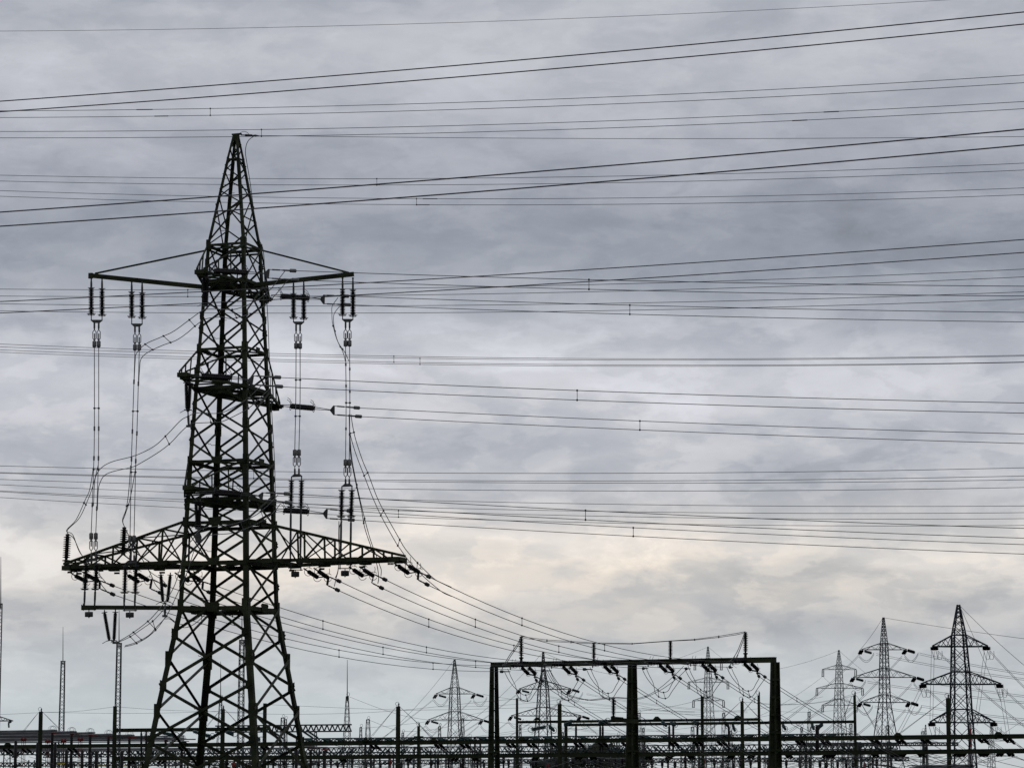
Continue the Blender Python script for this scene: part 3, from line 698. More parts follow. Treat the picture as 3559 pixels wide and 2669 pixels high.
jumper('twin cable curving over the inner post insulator down to the second lower insulator set',
       [(454, 1617), (447, 1711), (438, 1770), (426, 1805), (432, 1829), (453, 1870), (494, 1941), (523, 1993), (540, 2030), (560, 2052)],
       [(473, 1617), (453, 1729), (435, 1788), (427, 1811), (435, 1835), (461.5, 1888), (500, 1952), (520, 1985), (560, 2012), (575, 2027)], 129.6, 131.8, (.3,), 'wire')

# lower tension sets and the slack spans to the gantry
def arY(u): return 130 - (u - 797) * px(130) * math.tan(ang) + .2
GL = 'double insulators under the wide crossarm pulling right'
low = [('first double insulator under the wide crossarm at its left tip', (248, 1991), (262, 2001), (302, 2021), (303, 1998), (342, 2019), (347, 2017), (346, 2045), (396, 2036), (398, 2067)),
       ('second double insulator under the wide crossarm, left of the pylon', (437, 1993), (447, 2000), (482, 2022), (480, 1995), (516, 2017), (528, 2012), (522, 2045), (578, 2036), (562, 2062)),
       ('third double insulator under the wide crossarm, behind the pylon legs', (615, 1993), (624, 2001), (656, 2018), (662, 1994), (697, 2017), (706, 2021), (703, 2047), (749, 2035), (729, 2059)),
       ('fourth double insulator under the wide crossarm, first right of the pylon', (1058, 1977), (1072, 1986), (1104, 2006), (1107, 1985), (1140, 2007), (1142, 2003), (1137, 2033), (1183, 2021), (1178, 2052)),
       ('fifth double insulator under the wide crossarm, second from its right tip', (1215, 1970), (1229, 1980), (1261, 2001), (1265, 1980), (1298, 2001), (1300, 1995), (1292, 2025), (1343, 2016), (1331, 2045)),
       ('sixth double insulator at the right tip of the wide crossarm', (1376, 1958), (1386, 1968), (1420, 1992), (1422, 1967), (1457, 1989), (1455, 1986), (1452, 2014), (1495, 2006), (1489, 2033))]
ends = [((1755, 2313), (1747, 2333)), ((1899, 2311), (1891, 2330)), ((2041, 2307), (2035, 2325)), ((2249, 2304), (2242, 2322)), ((2397, 2305), (2391, 2323)), ((2546, 2299), (2544, 2318))]
mids = [([(968, 2110), (1178.7, 2258)], 0, 0)] * 0
paths_mid = [
    ([(700, 2130), (1100, 2242), (1178.7, 2258.6), (1505, 2304)], [(700, 2155), (1100, 2268), (1178.7, 2281), (1505, 2325)]),
    ([(971, 2162), (1100, 2194.6), (1331.6, 2249), (1653, 2297.7)], [(971, 2190), (1100, 2221.7), (1330.6, 2272), (1653, 2319)]),
    ([(968, 2110), (1122, 2156.6), (1482.5, 2247.8), (1724, 2288)], [(966, 2138), (1120, 2184), (1482.5, 2270.6), (1800, 2307)]),
    ([(1490.6, 2151), (1786, 2243), (2066, 2291)], [(1485, 2174), (1783.6, 2264), (2066, 2306)]),
    ([(1652, 2151), (1942.5, 2246), (2200, 2291)], [(1649.5, 2175.6), (1941, 2268), (2200, 2309)]),
    ([(1569, 2043), (1814.5, 2147), (2101, 2241), (2300, 2279)], [(1572, 2071.5), (1814.5, 2172), (2101, 2261), (2300, 2298)])]
paths_mid[0] = ([(790, 2166), (1100, 2242), (1178.7, 2258.6), (1505, 2304)], [(790, 2192), (1100, 2268), (1178.7, 2281), (1505, 2325)])
spc = [(700, 1178, 1505), (808, 1331, 1653), (1122, 1482), (1490, 1786, 2066), (1652, 1942), (1814, 2101)]
GY = lambda u: 1 / (1 / 190 + (1 / 181 - 1 / 190) * (u - 1710) / 980)
onm = ['lowest, starting at the left tip of the wide crossarm', 'second from below', 'third from below, starting behind the pylon legs', 'third from above, starting just right of the pylon', 'second from above', 'highest, starting at the right tip of the wide crossarm']
for i, L_ in enumerate(low):
    Y = arY(L_[2][0]); lab = L_[0]; t = thing('tension_insulator_set', 'brown ' + lab, 'insulator', P(*L_[1], Y), GL)
    for (s0, s1) in ((L_[2], L_[3]), (L_[4], L_[5])):
        # the strings swing away from the viewer
        a, b = P(*s0, Y - .2), P(*s1, Y + .9); st_ = inst('insulator_string', INSF, t, a, b, 1.2, .74); d = (b - a).normalized()
        for cc in (a, b): nest(horn(t, cc, d, Vector((.3, 0, .95)), .2), st_)
        m = MB(); m.tube([P(s0[0] - 16, s0[1] - 11, Y - .5), a], .035, 5); m.build('link_rod', M['cap'], t); m = MB(); m.tube([b, P(*L_[6], Y + 1.3)], .03, 5); m.build('link_rod', M['cap'], t)
    y0, y1 = P(*L_[6], Y + 1.3), P(*L_[7], Y + 1.3); m = MB(); m.beam(y0, y1, .10, .05); m.build('yoke', M['cap'], t)
    dead_clamp(t, y0, P(*L_[8], Y + 2.2), .075); dead_clamp(t, y1, P(*L_[9], Y + 2.2), .075)
    ps = []
    for k in (0, 1):
        uv = [L_[8 + k]] + paths_mid[i][k] + [ends[i][k]]
        import numpy as np
        uu = np.array([p[0] for p in uv], float); vv = np.array([p[1] for p in uv], float)
        kf = np.polyfit((uu - 1200) / 500, vv, 3); n = 16; pts = []
        for j in range(n + 1):
            f = j / n; u = uu[0] + (uu[-1] - uu[0]) * f; v = float(np.polyval(kf, (u - 1200) / 500))
            v += (1 - f) ** 6 * (vv[0] - float(np.polyval(kf, (uu[0] - 1200) / 500))) + f ** 6 * (vv[-1] - float(np.polyval(kf, (uu[-1] - 1200) / 500)))
            Ya, Yb_ = Y + 2.2, GY(ends[i][k][0]) - 1.6
            g0 = 1 / Ya + (1 / Yb_ - 1 / Ya) * f; pts.append(P(u, v, 1 / g0))
        ps.append(pts)
    bundle('twin_conductor', 'slack twin conductor to the gantry, ' + onm[i], ps, .0175, spc[i], 'slack twin spans from pylon to gantry')
# ------------------------------------------------------------------ lines that cross the whole view
def crossing(label, rows, Y0, Y1, r, sp=(), sl=(), group=None, name='twin_conductor', mat=None):
    ps = []
    for row in rows:
        a, b, c = quad([p[0] for p in row], [p[1] for p in row]); pts = []
        for i in range(25):
            u = -700 + 5000 * i / 24; Y = 1 / (1 / Y0 + (1 / Y1 - 1 / Y0) * u / 3559)
            if len(row) == 3: v = a + b * u + c * u * u
            else:
                import numpy as np
                k = np.polyfit([p[0] / 1000 for p in row], [p[1] for p in row], 2); v = float(np.polyval(k, u / 1000))
            pts.append(P(u, v, Y))
        ps.append(pts)
    return bundle(name, label, ps, r, sp, group, mat, 'power line', sleeves=sl)
GN = 'thick twin conductors passing in front of the pylon'
GB = 'thin twin conductors passing behind the pylon'
crossing('topmost single thin wire of all, alone near the upper edge of the sky', [[(0, 109.5), (1780, 73), (3309, 0)]], 150, 140, .011, name='earth_wire')
crossing('highest thick twin conductor, climbing right across the upper sky above the pylon peak', [[(0, 353), (1780, 212), (3559, 43)], [(0, 389.5), (1780, 252.7), (3559, 85)]], 100, 88, .0205, group=GN)
crossing('thick twin conductor climbing right in front of the pylon spire', [[(0, 738), (1780, 604), (3559, 450)], [(0, 787), (1780, 657.5), (3559, 505)]], 82, 74, .0205, group=GN, mat=M['wirem'])
crossing('thick twin conductor climbing right in front of the top stacked crossarm', [[(0, 1048.5), (1780, 953.5), (3559, 833)], [(0, 1088), (1780, 995), (3559, 878)]], 98, 88, .0175, group=GN, mat=M['wirem'])
crossing('highest thin twin conductor, spacer left of the pylon peak', [[(0, 386), (890, 376.6), (1780, 350), (3559, 262)], [(0, 409), (890, 401), (1780, 374), (3559, 289)]], 172, 148, .0175, (731,), ((0, 475, 530), (1, 537, 585)), GB)
crossing('thin twin conductor just above the pylon peak, spacer right beside the peak', [[(0, 458), (890, 451.5), (1780, 432), (3559, 354)], [(0, 480), (890, 475.6), (1780, 456), (3559, 379)]], 172, 148, .0175, (909,), ((0, 2863, 2916), (1, 2754, 2806)), GB)
crossing('thin twin conductor behind the pylon spire, upper of two, sagging in the middle', [[(0, 610), (890, 621), (1780, 619), (3559, 568)], [(0, 630), (890, 643), (1780, 641), (3559, 592)]], 182, 160, .0165, (1310,), (), GB)
crossing('thin twin conductor behind the pylon spire, lower of two, joints beside its spacer', [[(0, 663), (890, 686.5), (1780, 691), (3559, 654)], [(0, 683), (890, 706), (1780, 713), (3559, 677.5)]], 184, 164, .0165, (1448,), ((0, 1470, 1520), (1, 1448, 1493)), GB)
crossing('thin twin conductor level with the upper hanging insulators, spacer just left of the pylon', [[(0, 1005), (890, 1007.5), (1780, 995), (3559, 936)], [(0, 1029), (890, 1031.6), (1780, 1019.5), (3559, 963)]], 165, 146, .0165, (653,), (), GB)
crossing('thin twin conductor running past the lower ends of the upper hanging insulators', [[(0, 1056), (890, 1064.6), (1780, 1059), (3559, 1015)], [(0, 1081), (890, 1088), (1780, 1085), (3559, 1040)]], 165, 146, .0165, (), (), GB)
crossing('thin twin conductor at mid height behind the pylon, with the nearer spacer', [[(0, 1197), (890, 1224), (1780, 1246.5), (3559, 1234)], [(0, 1217.5), (890, 1244), (1780, 1268), (3559, 1257.7)]], 190, 172, .0165, (1369,), (), GB)
crossing('thin twin conductor at mid height behind the pylon, with the farther spacer', [[(0, 1207), (890, 1231), (1780, 1252), (3559, 1237)], [(0, 1226), (890, 1250), (1780, 1274), (3559, 1259)]], 196, 176, .0165, (1460,), (), GB)
crossing('flat thin twin conductor between the middle and lowest stacked crossarms, spacer inside the pylon', [[(0, 1618.7), (700, 1635), (1780, 1644.5), (3559, 1625.5)], [(0, 1641), (700, 1660), (1780, 1670), (3559, 1654)]], 168, 156, .0165, (882,), (), GB)
crossing('flat thin twin conductor just below another one, between the middle and lowest stacked crossarms', [[(0, 1644), (700, 1663), (1780, 1677), (3559, 1667)], [(0, 1665), (700, 1688), (1780, 1703), (3559, 1693.8)]], 172, 160, .0165, (), (), GB)
crossing('gently falling thin twin conductor behind the lowest stacked crossarm, without any spacer in view', [[(0, 1684.6), (1200, 1730), (2300, 1755.5), (3559, 1757.7)], [(0, 1705.6), (1200, 1755.5), (2300, 1780), (3559, 1781)]], 178, 168, .0165, (), (), GB)
crossing('gently falling thin twin conductor, lowest passing behind the pylon, spacer right of it', [[(0, 1709), (1200, 1766), (2300, 1799), (3559, 1801.5)], [(0, 1729), (1200, 1788), (2300, 1822), (3559, 1825)]], 178, 168, .0165, (1385,), (), GB)

# ------------------------------------------------------------------ flat topped gantry
T = thing('gantry', 'dark green flat topped gantry on three splayed double posts, right of centre', 'gantry', (P(2200, 2500, 186).x, 186, 0))
gb = [P(1708, 2310, GY(1708)), P(2696, 2292, GY(2696))]
m = MB(); d = (gb[1] - gb[0]).normalized(); m.beam(gb[0], gb[1], .30, .27); m.beam(gb[0] + Z * .155, gb[1] + Z * .155, .40, .04); m.beam(gb[0] - Z * .155, gb[1] - Z * .155, .40, .04); m.build('beam', M['steel'], T)
for (uf, ur, vt, w0) in ((1710, 1725, 2317, .27), (2190, 2206, 2309, .30), (2687, 2702, 2300, .30)):
    Y = GY(uf)
    for (u, dy, wd) in ((uf, -.12, w0), (ur, .12, w0 * .85)):
        top = P(u, vt, Y + dy); bot_ = P(u + (-6 if dy < 0 else 6), 2760, Y + dy * 9); bot_.z = 0
        m = MB(); dd = (bot_ - top)
        # channel pair joined by battens
        for k in (-1, 1):
            o = Vector((k * wd * .38, 0, 0)); m.beam(top + o, bot_ + o * 2.0, wd * .34, .24, (0, 1, 0))
        m.beam(top + Vector((0, .06, 0)), bot_ + Vector((0, .06, 0)), wd * .95, .05, (0, 1, 0))
        for j in range(1, 9):
            c = top.lerp(bot_, j / 9.); m.beam(c - Vector((wd * .6, .14, 0)), c + Vector((wd * .6, -.14, 0)), .04, .16)
        m.build('post', M['steel'], T)
    a, b = P(uf, vt, Y - .12), P(ur, vt, Y + .12); fa = P(uf - 6, 2760, Y - 1.08); fa.z = 0; fb = P(ur + 6, 2760, Y + 1.08); fb.z = 0
    for j in range(1, 7):
        m = MB(); m.beam(a.lerp(fa, j / 7.), b.lerp(fb, j / 7.), .06, .09); m.build('rung', M['steel'], T)
# post insulators and the top loop
GP = 'post insulators on the gantry'
def gpost(label, x, vt, vb, vf, r=1.0):
    Y = GY(x); t = thing('post_insulator', label, 'insulator', P(x, vf, Y), GP)
    inst('insulator_string', INSD, t, P(x, vt + 3, Y), P(x, vb, Y), 1.2, r)
    m = MB(); m.lathe(P(x, vt, Y), P(x, vt + 4, Y), [(0, .08), (.3, .12), (1, .12)], 8); m.build('top_cap', M['cap'], t)
    m = MB(); m.lathe(P(x, vb, Y), P(x, vf, Y), [(0, .14), (.2, .16), (.3, .09), (1, .1)], 8); m.build('pedestal', M['steel'], t)
gpost('tall post insulator near the left end of the gantry top', 1811.6, 2211, 2283, 2303, .95)
gpost('post insulator on the gantry top, second from the left', 2063.7, 2233, 2290, 2300, .85)
gpost('post insulator on the gantry top, third from the left', 2330, 2228, 2284, 2293, .85)
gpost('tall post insulator near the right end of the gantry top', 2591, 2196, 2268, 2287, .95)
lp = [(1811, 2210), (1825, 2213), (1901, 2223), (2064, 2233), (2197, 2235.5), (2330, 2226), (2414, 2221), (2498, 2210), (2560, 2200), (2591, 2194)]
bundle('loop_cable', 'twin loop cable strung over the gantry top from one end insulator to the other',
       [[P(u, v, GY(u) - .1) for u, v in lp], [P(u, v + 3 + 2 * math.sin(i), GY(u) + .25) for i, (u, v) in enumerate(lp)]], .02, (1901, 1985, 2197, 2414, 2498), None, M['wire'], 'cable')
bundle('loop_cable', 'steep twin cable from the left end insulator down to the gantry beam', [path([(1811, 2211), (1797, 2240), (1775, 2270), (1757, 2300), (1744, 2326)], 189, 188, 3), path([(1813, 2213), (1801, 2242), (1780, 2272), (1764, 2298), (1758, 2310)], 189, 188, 3)], .026, (), None, M['wirel'], 'cable')
bundle('loop_cable', 'curved twin cable from the right end insulator down to the gantry beam', [path([(2590, 2195), (2578, 2225), (2563, 2262), (2545, 2290), (2530, 2300)], 182, 181, 3), path([(2592, 2197), (2582, 2227), (2566, 2270), (2550, 2296), (2532, 2316)], 182, 181, 3)], .026, (), None, M['wirel'], 'cable')
# both sides of the beam: near tension strings (seen end on) and far ones with steep spans
nd = ['leftmost', 'second from the left', 'third from the left', 'fourth from the left', 'fifth from the left', 'rightmost']
basex = [330, 618, 905, 1293, 1590, 1885]; basey = [338, 332, 326, 320, 316, 310]
zz = lambda x, y: (1650 + x / 2.0109, 2150 + y / 2.0109)
for i in range(6):
    bx, by = basex[i], basey[i]; Y = GY(zz(bx, by)[0])
    # near side
    (a0, a1), (b0, b1) = ends[i]; t = thing('tension_insulator_set', 'near side gantry insulators that catch the slack span, ' + nd[i], 'insulator', P(zz(bx - 45, by - 12)[0], 2308, Y), 'near side tension insulators of the gantry')
    for k in (-1, 1):
        p = P(*zz(bx - 8 + k * 12, by - 18 - abs(k) * 4), Y - .2); q_ = P(*zz(bx - 60 + k * 10, by - 14), Y - 1.35)
        inst('insulator_string', INSF, t, p, q_, 1.2, .9); horn(t, q_, (q_ - p).normalized(), Z, .2)
    m = MB(); m.beam(P(*zz(bx - 85, by - 12), Y - 1.5), P(*zz(bx - 80, by + 16), Y - 1.5), .06); m.build('yoke', M['cap'], t)
    for (u, v) in ends[i]:
        m = MB(); c = P(u, v, GY(u) - 1.6); m.lathe(c - Vector((.16, 0, 0)), P(zz(bx - 82, 0)[0], v, Y - 1.5), [(0, .05), (.03, .1), (.25, .1), (.3, .04), (1, .03)], 7); m.build('dead_end_clamp', M['cap'], t)
    # far side
    t = thing('tension_insulator_set', 'far side gantry insulators with steep strings hanging below the beam, ' + nd[i], 'insulator', P(*zz(bx, by), Y), 'far side tension insulators of the gantry')
    for dx in (0, 50):
        p = P(*zz(bx + dx, by + 3), Y + .25); q_ = P(*zz(bx + dx + 46, by + 48), Y + 1.15); inst('insulator_string', INSF, t, p, q_, 1.2, .9)
        horn(t, p, (q_ - p).normalized(), Z, .17); horn(t, q_, (q_ - p).normalized(), Z, .17)
    y0 = P(*zz(bx + 46, by + 48), Y + 1.15); y1 = P(*zz(bx + 96, by + 58), Y + 1.2); y2 = P(*zz(bx + 84, by + 68), Y + 1.3); c0 = P(*zz(bx + 100, by + 90), Y + 1.5); c1 = P(*zz(bx + 145, by + 96), Y + 1.6)
    m = MB(); m.tube([y0, y1, y2, P(*zz(bx + 112, by + 72), Y + 1.35)], .05, 5); m.build('yoke', M['cap'], t)
    for s, c in ((y2, c0), (P(*zz(bx + 112, by + 72), Y + 1.35), c1)):
        m = MB(); e = c + (c - s).normalized() * .12; m.lathe(s, e, [(0, .03), (.5, .04), (.6, .1), (.9, .1), (1, .03)], 7); m.build('dead_end_clamp', M['cap'], t)
    # steep outgoing span
    us = zz(bx + 145, 0)[0]; du = 3559 if False else 0; ps = []
    for c, sc in (((bx + 102, by + 93), 0), ((bx + 148, by + 100), 0)):
        u0, v0 = zz(*c); pts = []
        for j in range(13):
            f = j / 12.; u = u0 + 640 * f; v = v0 + (430 * f - 75 * f * f)
            pts.append(P(u, v, 1 / (1 / (Y + 1.6) + (1 / (Y + 75) - 1 / (Y + 1.6)) * f)))
        ps.append(pts)
    bundle('twin_conductor', 'steep twin conductor falling right from the far side of the gantry, ' + nd[i], ps, .0195, (us + 110, us + 320), 'steep twin spans behind the gantry')
    # hanging U loop
    lpx = [(205 - 330 + bx, 365), (235 - 330 + bx, 425), (272 - 330 + bx, 475), (300 - 330 + bx, 500), (340 - 330 + bx, 532), (385 - 330 + bx, 525), (412 - 330 + bx, 480), (440 - 330 + bx, 432)]
    lp2 = [(230 - 330 + bx, 350), (255 - 330 + bx, 410), (285 - 330 + bx, 470), (300 - 330 + bx, 540), (340 - 330 + bx, 572), (385 - 330 + bx, 570), (420 - 330 + bx, 520), (478 - 330 + bx, 440)]
    dy = by - 340
    ps = [[P(*zz(x, y + dy), Y - 1.5 + 3 * (k / 7.)) for k, (x, y) in enumerate(l)] for l in (lpx, lp2)]
    bundle('jumper_loop', 'twin jumper cable hanging in a U below the gantry beam, ' + nd[i], [cat_rom(p, 4) for p in ps], .02, (.5, .62), 'U shaped jumper cables under the gantry', M['wire'], 'jumper cable', vertical=True)
bundle('jumper_loop', 'very wide shallow twin cable slung below the gantry across its middle post', [path([zz(*p) for p in l], 188, 184, 4) for l in (
    [(505, 355), (560, 450), (640, 528), (720, 556), (800, 565), (880, 556), (975, 547), (1070, 552), (1150, 552), (1230, 522), (1310, 470), (1400, 390), (1460, 330)],
    [(520, 350), (575, 440), (650, 522), (730, 552), (810, 568), (890, 562), (975, 552), (1070, 558), (1160, 558), (1245, 525), (1330, 478), (1420, 410), (1480, 352)])], .02, (.2, .33, .7), None, M['wire'], 'jumper cable', vertical=True)
t = thing('side_bracket', 'dark bracket arm reaching left from the middle post of the gantry', 'bracket', P(2200, 2505, 184))
m = MB(); m.beam(P(2123, 2498, 184), P(2220, 2507, 184), .3, .28); m.build('arm', M['steel'], t)
m = MB(); m.beam(P(2123, 2491, 184), P(2166, 2494, 184), .44, .08); m.build('top_plate', M['steel'], t)
gpost('post insulator standing on the side bracket left of the middle gantry post', 2132, 2424, 2486, 2493, .9)

# ------------------------------------------------------------------ olive beams and round posts of the near bays
def YB_(u): return 1 / (1 / 300 + (1 / 245 - 1 / 300) * u / 3559)
def post_of(t, u, vt, wpx, dY=0, taper=1.25, mat='yard'):
    Y = YB_(u) + dY; top = P(u, vt, Y); b = Vector((top.x, Y, 0)); r = wpx / 2 * px(Y)
    m = MB(); m.lathe(top, b, [(0, r), (1, r * taper)], 8); m.build('post', M[mat], t)
def hat(m, u, v, Y, s=.3):
    c = P(u, v, Y); m.plate([c + Vector((-s * 1.5, 0, 0)), c + Vector((-s * .6, 0, s)), c + Vector((s * .3, 0, s)), c + Vector((s * 1.4, 0, 0))], .35, (0, 1, 0))
def beamrow(label, u0, v0, u1, v1, ht, posts, hats=(), dY=0, extra=(), u_ext=0):
    t = thing('bus_portal', label, 'portal', (P((u0 + u1) / 2, v0, YB_((u0 + u1) / 2) + dY).x, YB_((u0 + u1) / 2) + dY, 0), 'olive steel bus portals')
    rows = [(u0, v0, u1, v1)] + list(extra)
    for a, va, b, vb in rows:
        ea = a - (700 if a <= 0 else 0); eb = b + (500 if b >= 3550 else 0); sl_ = (vb - va) / (b - a)
        m = MB(); p, q_ = P(ea, va + sl_ * (ea - a), YB_(ea) + dY), P(eb, vb + sl_ * (eb - b), YB_(eb) + dY)
        m.beam(p, q_, .22, ht); m.beam(p + Z * ht / 2, q_ + Z * ht / 2, .32, .05); m.beam(p - Z * ht / 2, q_ - Z * ht / 2, .32, .05); m.build('beam', M['yard'], t)
    for (u, vt, wpx) in posts: post_of(t, u, vt, wpx, dY)
    for h in hats:
        m = MB(); hat(m, h[0], h[1], YB_(h[0]) + dY - .3); m.build('hanger_plate', M['yard'], t)
    return t
def bl_(u): return 2594.5 + (2557.5 - 2594.5) * u / 3559
def b2_(u): return 2637 + (2608.6 - 2637) * (u - 400) / 3159
beamrow('long double beam olive portal running the full width of the yard on thick posts', 0, 2594.5, 3559, 2557.5, .36,
        [(142, 2472, 14), (400, 2453, 13.5), (1384, 2454, 15), (1945, 2445, 14), (2579, 2437, 11.5), (3294, 2425, 14)],
        [(28, 2589), (640, 2584), (1272, 2575), (1508, 2574), (1815, 2570), (2090, 2567), (2433, 2563), (3122, 2557), (3471, 2554)], 0, [(400, 2637, 3559, 2608.6)])
beamrow('short olive portal behind the legs of the near pylon, thin hangers below its beam', 400, 2537, 925, 2532, .34, [(775, 2463, 14), (921, 2443, 13)], (), 12)
beamrow('olive portal between three slim posts at the gantry, its beam highest of the yard', 1797, 2508.5, 2637, 2499, .22, [(1797, 2425, 8.5), (2440, 2420, 10), (2637, 2415, 9)], [(1868, 2502), (2284, 2499), (2565, 2496)], 25)
beamrow('olive portal crossing behind the right gantry post and ending at a slim post', 1962, 2518.5, 2970, 2507, .22, [(1967, 2516, 11), (2970, 2415, 9.5)], (), 15)
beamrow('short stand alone olive post with stays, left of the gantry', 1440, 2560, 1470, 2560, .15, [(1455, 2522, 10)], (), 40)
for i, (u, dY) in enumerate(((491, 12), (508, 12), (2002, 15), (2086, 15), (2095, 15), (2326, 15), (2340, 15), (2424, 15), (2533, 15), (2838, 15), (2843, 15))):
    Y = YB_(u) + dY; t = thing('post_insulator', 'slim dark hanging rod insulator below an olive beam', 'insulator', P(u, 2520, Y), 'slim rod insulators below the olive beams')
    vt = 2540 if u < 600 else 2518; m = MB(); m.lathe(P(u, vt, Y), P(u, vt + 95, Y), [(0, .05), (.1, .11), (.85, .11), (.95, .05), (1, .05)], 6); m.build('rod', M['porc'], t)
# hoops, stays and shield wires on the post tops
tops = [(142, 2472, 0, (75, 2545), (212, 2540)), (775, 2463, 12, (710, 2530), (835, 2525)), (1384, 2454, 0, (1290, 2557), (1500, 2560)), (1455, 2522, 40, (1400, 2570), (1500, 2568)),
        (1945, 2445, 0, (1845, 2552), (2075, 2552)), (2579, 2437, 0, (2440, 2562), (2700, 2560)), (2637, 2415, 25, (2565, 2492), None), (2970, 2415, 15, (2905, 2560), (3060, 2565)), (3294, 2425, 0, (3125, 2548), (3465, 2545))]
pn = ['first thick post from the left', 'second thick post, seen inside the pylon', 'thick post just left of the gantry', 'small stand alone post', 'thick post left of the middle gantry post', 'thick post left of the right gantry post', 'slim post touching the right gantry post', 'slim post right of the gantry', 'thick post before the rightmost far pylon']
for (u, v, dY, l, r_), nm in zip(tops, pn):
    Y = YB_(u) + dY; tp = P(u, v, Y)
    t = thing('post_top_fitting', 'small hooped fitting on top of the ' + nm, 'fitting', tp, 'hooped fittings on the post tops')
    m = MB(); m.torus(P(u - 3, v - 9, Y), (.3, 1, 0), .19, .02, 12); m.build('hoop', M['wire'], t)
    m = MB(); m.lathe(P(u + 2, v, Y), P(u + 2, v - 12, Y), [(0, .09), (.4, .05), (.6, .09), (1, .03)], 6); m.build('spike', M['porc'], t)
    for e, side in ((l, 'left'), (r_, 'right')):
        if e is None: continue
        k = -1 if side == 'left' else 1
        if side == 'left' and u in (2579, 2970): pass
        ps = []
        for o in (0, 5):
            uv = [(u + k * 5, v + 1), (u + k * 10, v + 5), (e[0] + o, e[1])]
            ps.append([P(a, b, Y + .2) for a, b in uv])
        bundle('stay_cable', 'twin stay cable slanting down %s from the ' % side + nm, ps, .018, (), 'stay cables from the post tops', None, 'cable')
def wire1(label, uv, Y0, Y1=None, r=.014, group=None, name='wire', smooth=True, mat=None, cat='wire'):
    m = MB(); m.tube(path(uv, Y0, Y1, 5, smooth), r, 4); o = m.build(name, mat or M['wire']); tag(o, label, cat, group); return o
GW = 'thin shield wires between post tops and masts'
SW = [('thin wire from the left picture edge to the first thick post', [(-200, 2488), (0, 2482), (142, 2475)]),
      ('thin wire from the first thick post to the second post left of the pylon', [(142, 2474), (265, 2471), (400, 2455)]),
      ('thin wire running from the first thick post flat into the pylon legs', [(142, 2474), (400, 2478), (600, 2476), (775, 2470)]),
      ('thin wire falling right from the second post left of the pylon', [(400, 2455), (560, 2466), (775, 2473), (921, 2477)]),
      ('long thin wire from the pylon legs to the mast with a tall rod', [(921, 2447), (1190, 2459), (1384, 2466), (1570, 2465)]),
      ('sagging thin wire from the pylon legs to the thick post left of the gantry', [(775, 2475), (980, 2481), (1200, 2478), (1384, 2468), (1690, 2437), (1797, 2428)]),
      ('thin wire falling right from the top of the mast with a tall rod', [(1213, 2420), (1320, 2461), (1420, 2490), (1540, 2505), (1680, 2500)]),
      ('thin wire from the gantry left post to the slim post beside it', [(1400, 2467), (1620, 2464), (1945, 2455)]),
      ('thin wire falling right from the thick post left of the middle gantry post', [(1945, 2448), (2060, 2466), (2200, 2476), (2440, 2482)]),
      ('thin wire rising right to the slim post right of the gantry middle', [(1970, 2476), (2190, 2473), (2330, 2455), (2440, 2430)]),
      ('thin sagging wire between the slim posts either side of the right gantry post', [(2579, 2438), (2700, 2446), (2830, 2443), (2970, 2417)]),
      ('thin wire rising right from the right picture edge stay', [(3490, 2547), (3530, 2520), (3559, 2500), (3700, 2400)]),
      ('low thin wire left of the gantry joining two small masts', [(1279, 2500), (1400, 2540), (1550, 2526), (1607, 2496)])]
for lab, uv in SW: wire1(lab, uv, YB_(uv[0][0]) + 5, YB_(uv[-1][0]) + 5, .013, GW, 'shield_wire')

# paired tension insulators under the long portal, each with its sagging span
pairs = [(10, 1), (75, 1), (235, 2), (620, 1), (905, 1), (1285, 1), (1510, 1), (1600, 1), (1760, 1), (1832, 1), (1915, 1), (1995, 1), (2078, 1), (2160, 1), (2324, 1), (2409, 1), (2492, 1), (2765, 1), (2853, 1), (3025, 1), (3113, 1), (3201, 1), (3399, 1), (3488, 1)]
for i, (u, k) in enumerate(pairs):
    Y = YB_(u); v = bl_(u) + 6
    t = thing('tension_insulator_set', 'short black insulator pair slanting below the long portal beam', 'insulator', P(u, v, Y), 'slanting insulator pairs under the long portal beam')
    for dx in (0, 17):
        inst('insulator_string', INSF, t, P(u + dx, v, Y), P(u + dx + 17, v + 14, Y + .2), 1.2, 1.05)
    m = MB(); m.tube([P(u + 17, v + 14, Y + .2), P(u + 34, v + 14, Y + .2)], .05, 5); m.build('yoke', M['cap'], t)
    m = MB(); m.lathe(P(u + 30, v + 13, Y + .3), P(u + 42, v + 21, Y + .4), [(0, .03), (.3, .12), (.7, .12), (1, .03)], 6); m.build('dead_end_clamp', M['cap'], t)
    pts = [(u + 40, v + 20), (u + 110, v + 55), (u + 220, v + 92), (u + 380, v + 118), (u + 560, v + 122)]
    wire1('sagging wire running down right from the long portal beam', pts, Y + .4, Y + 60, .026, 'sagging wires below the long portal beam')
pairs2 = [445, 560, 690, 1180, 1420, 1580, 1640, 1860, 2010, 2050, 2255, 2325, 2390, 2540, 2610, 2730, 2870, 2890, 3030, 3110, 3135, 3190, 3325, 3345, 3400, 3425, 3475, 3500]
for i, u in enumerate(pairs2):
    Y = YB_(u) + .3; v = b2_(u) + 6; s = -1 if i % 3 else 1
    t = thing('tension_insulator_set', 'short black insulator pair hanging from the lower portal beam', 'insulator', P(u, v, Y), 'insulator pairs under the lower portal beam')
    for dx in (0, 13): inst('insulator_string', INSF, t, P(u + dx, v - 2, Y), P(u + dx + 11 * s, v + 11, Y - .2), 1.2, 1.0)
    m = MB(); m.tube([P(u + 11 * s, v + 11, Y - .2), P(u + 13 + 11 * s, v + 11, Y - .2)], .05, 5); m.build('yoke', M['cap'], t)
    pts = [(u + 14 * s, v + 12), (u + 90 * s, v + 35), (u + 200 * s, v + 60)]
    wire1('sagging wire running down from the lower portal beam', pts, Y - .2, Y - (30 if s < 0 else -30), .022, 'sagging wires below the lower portal beam')
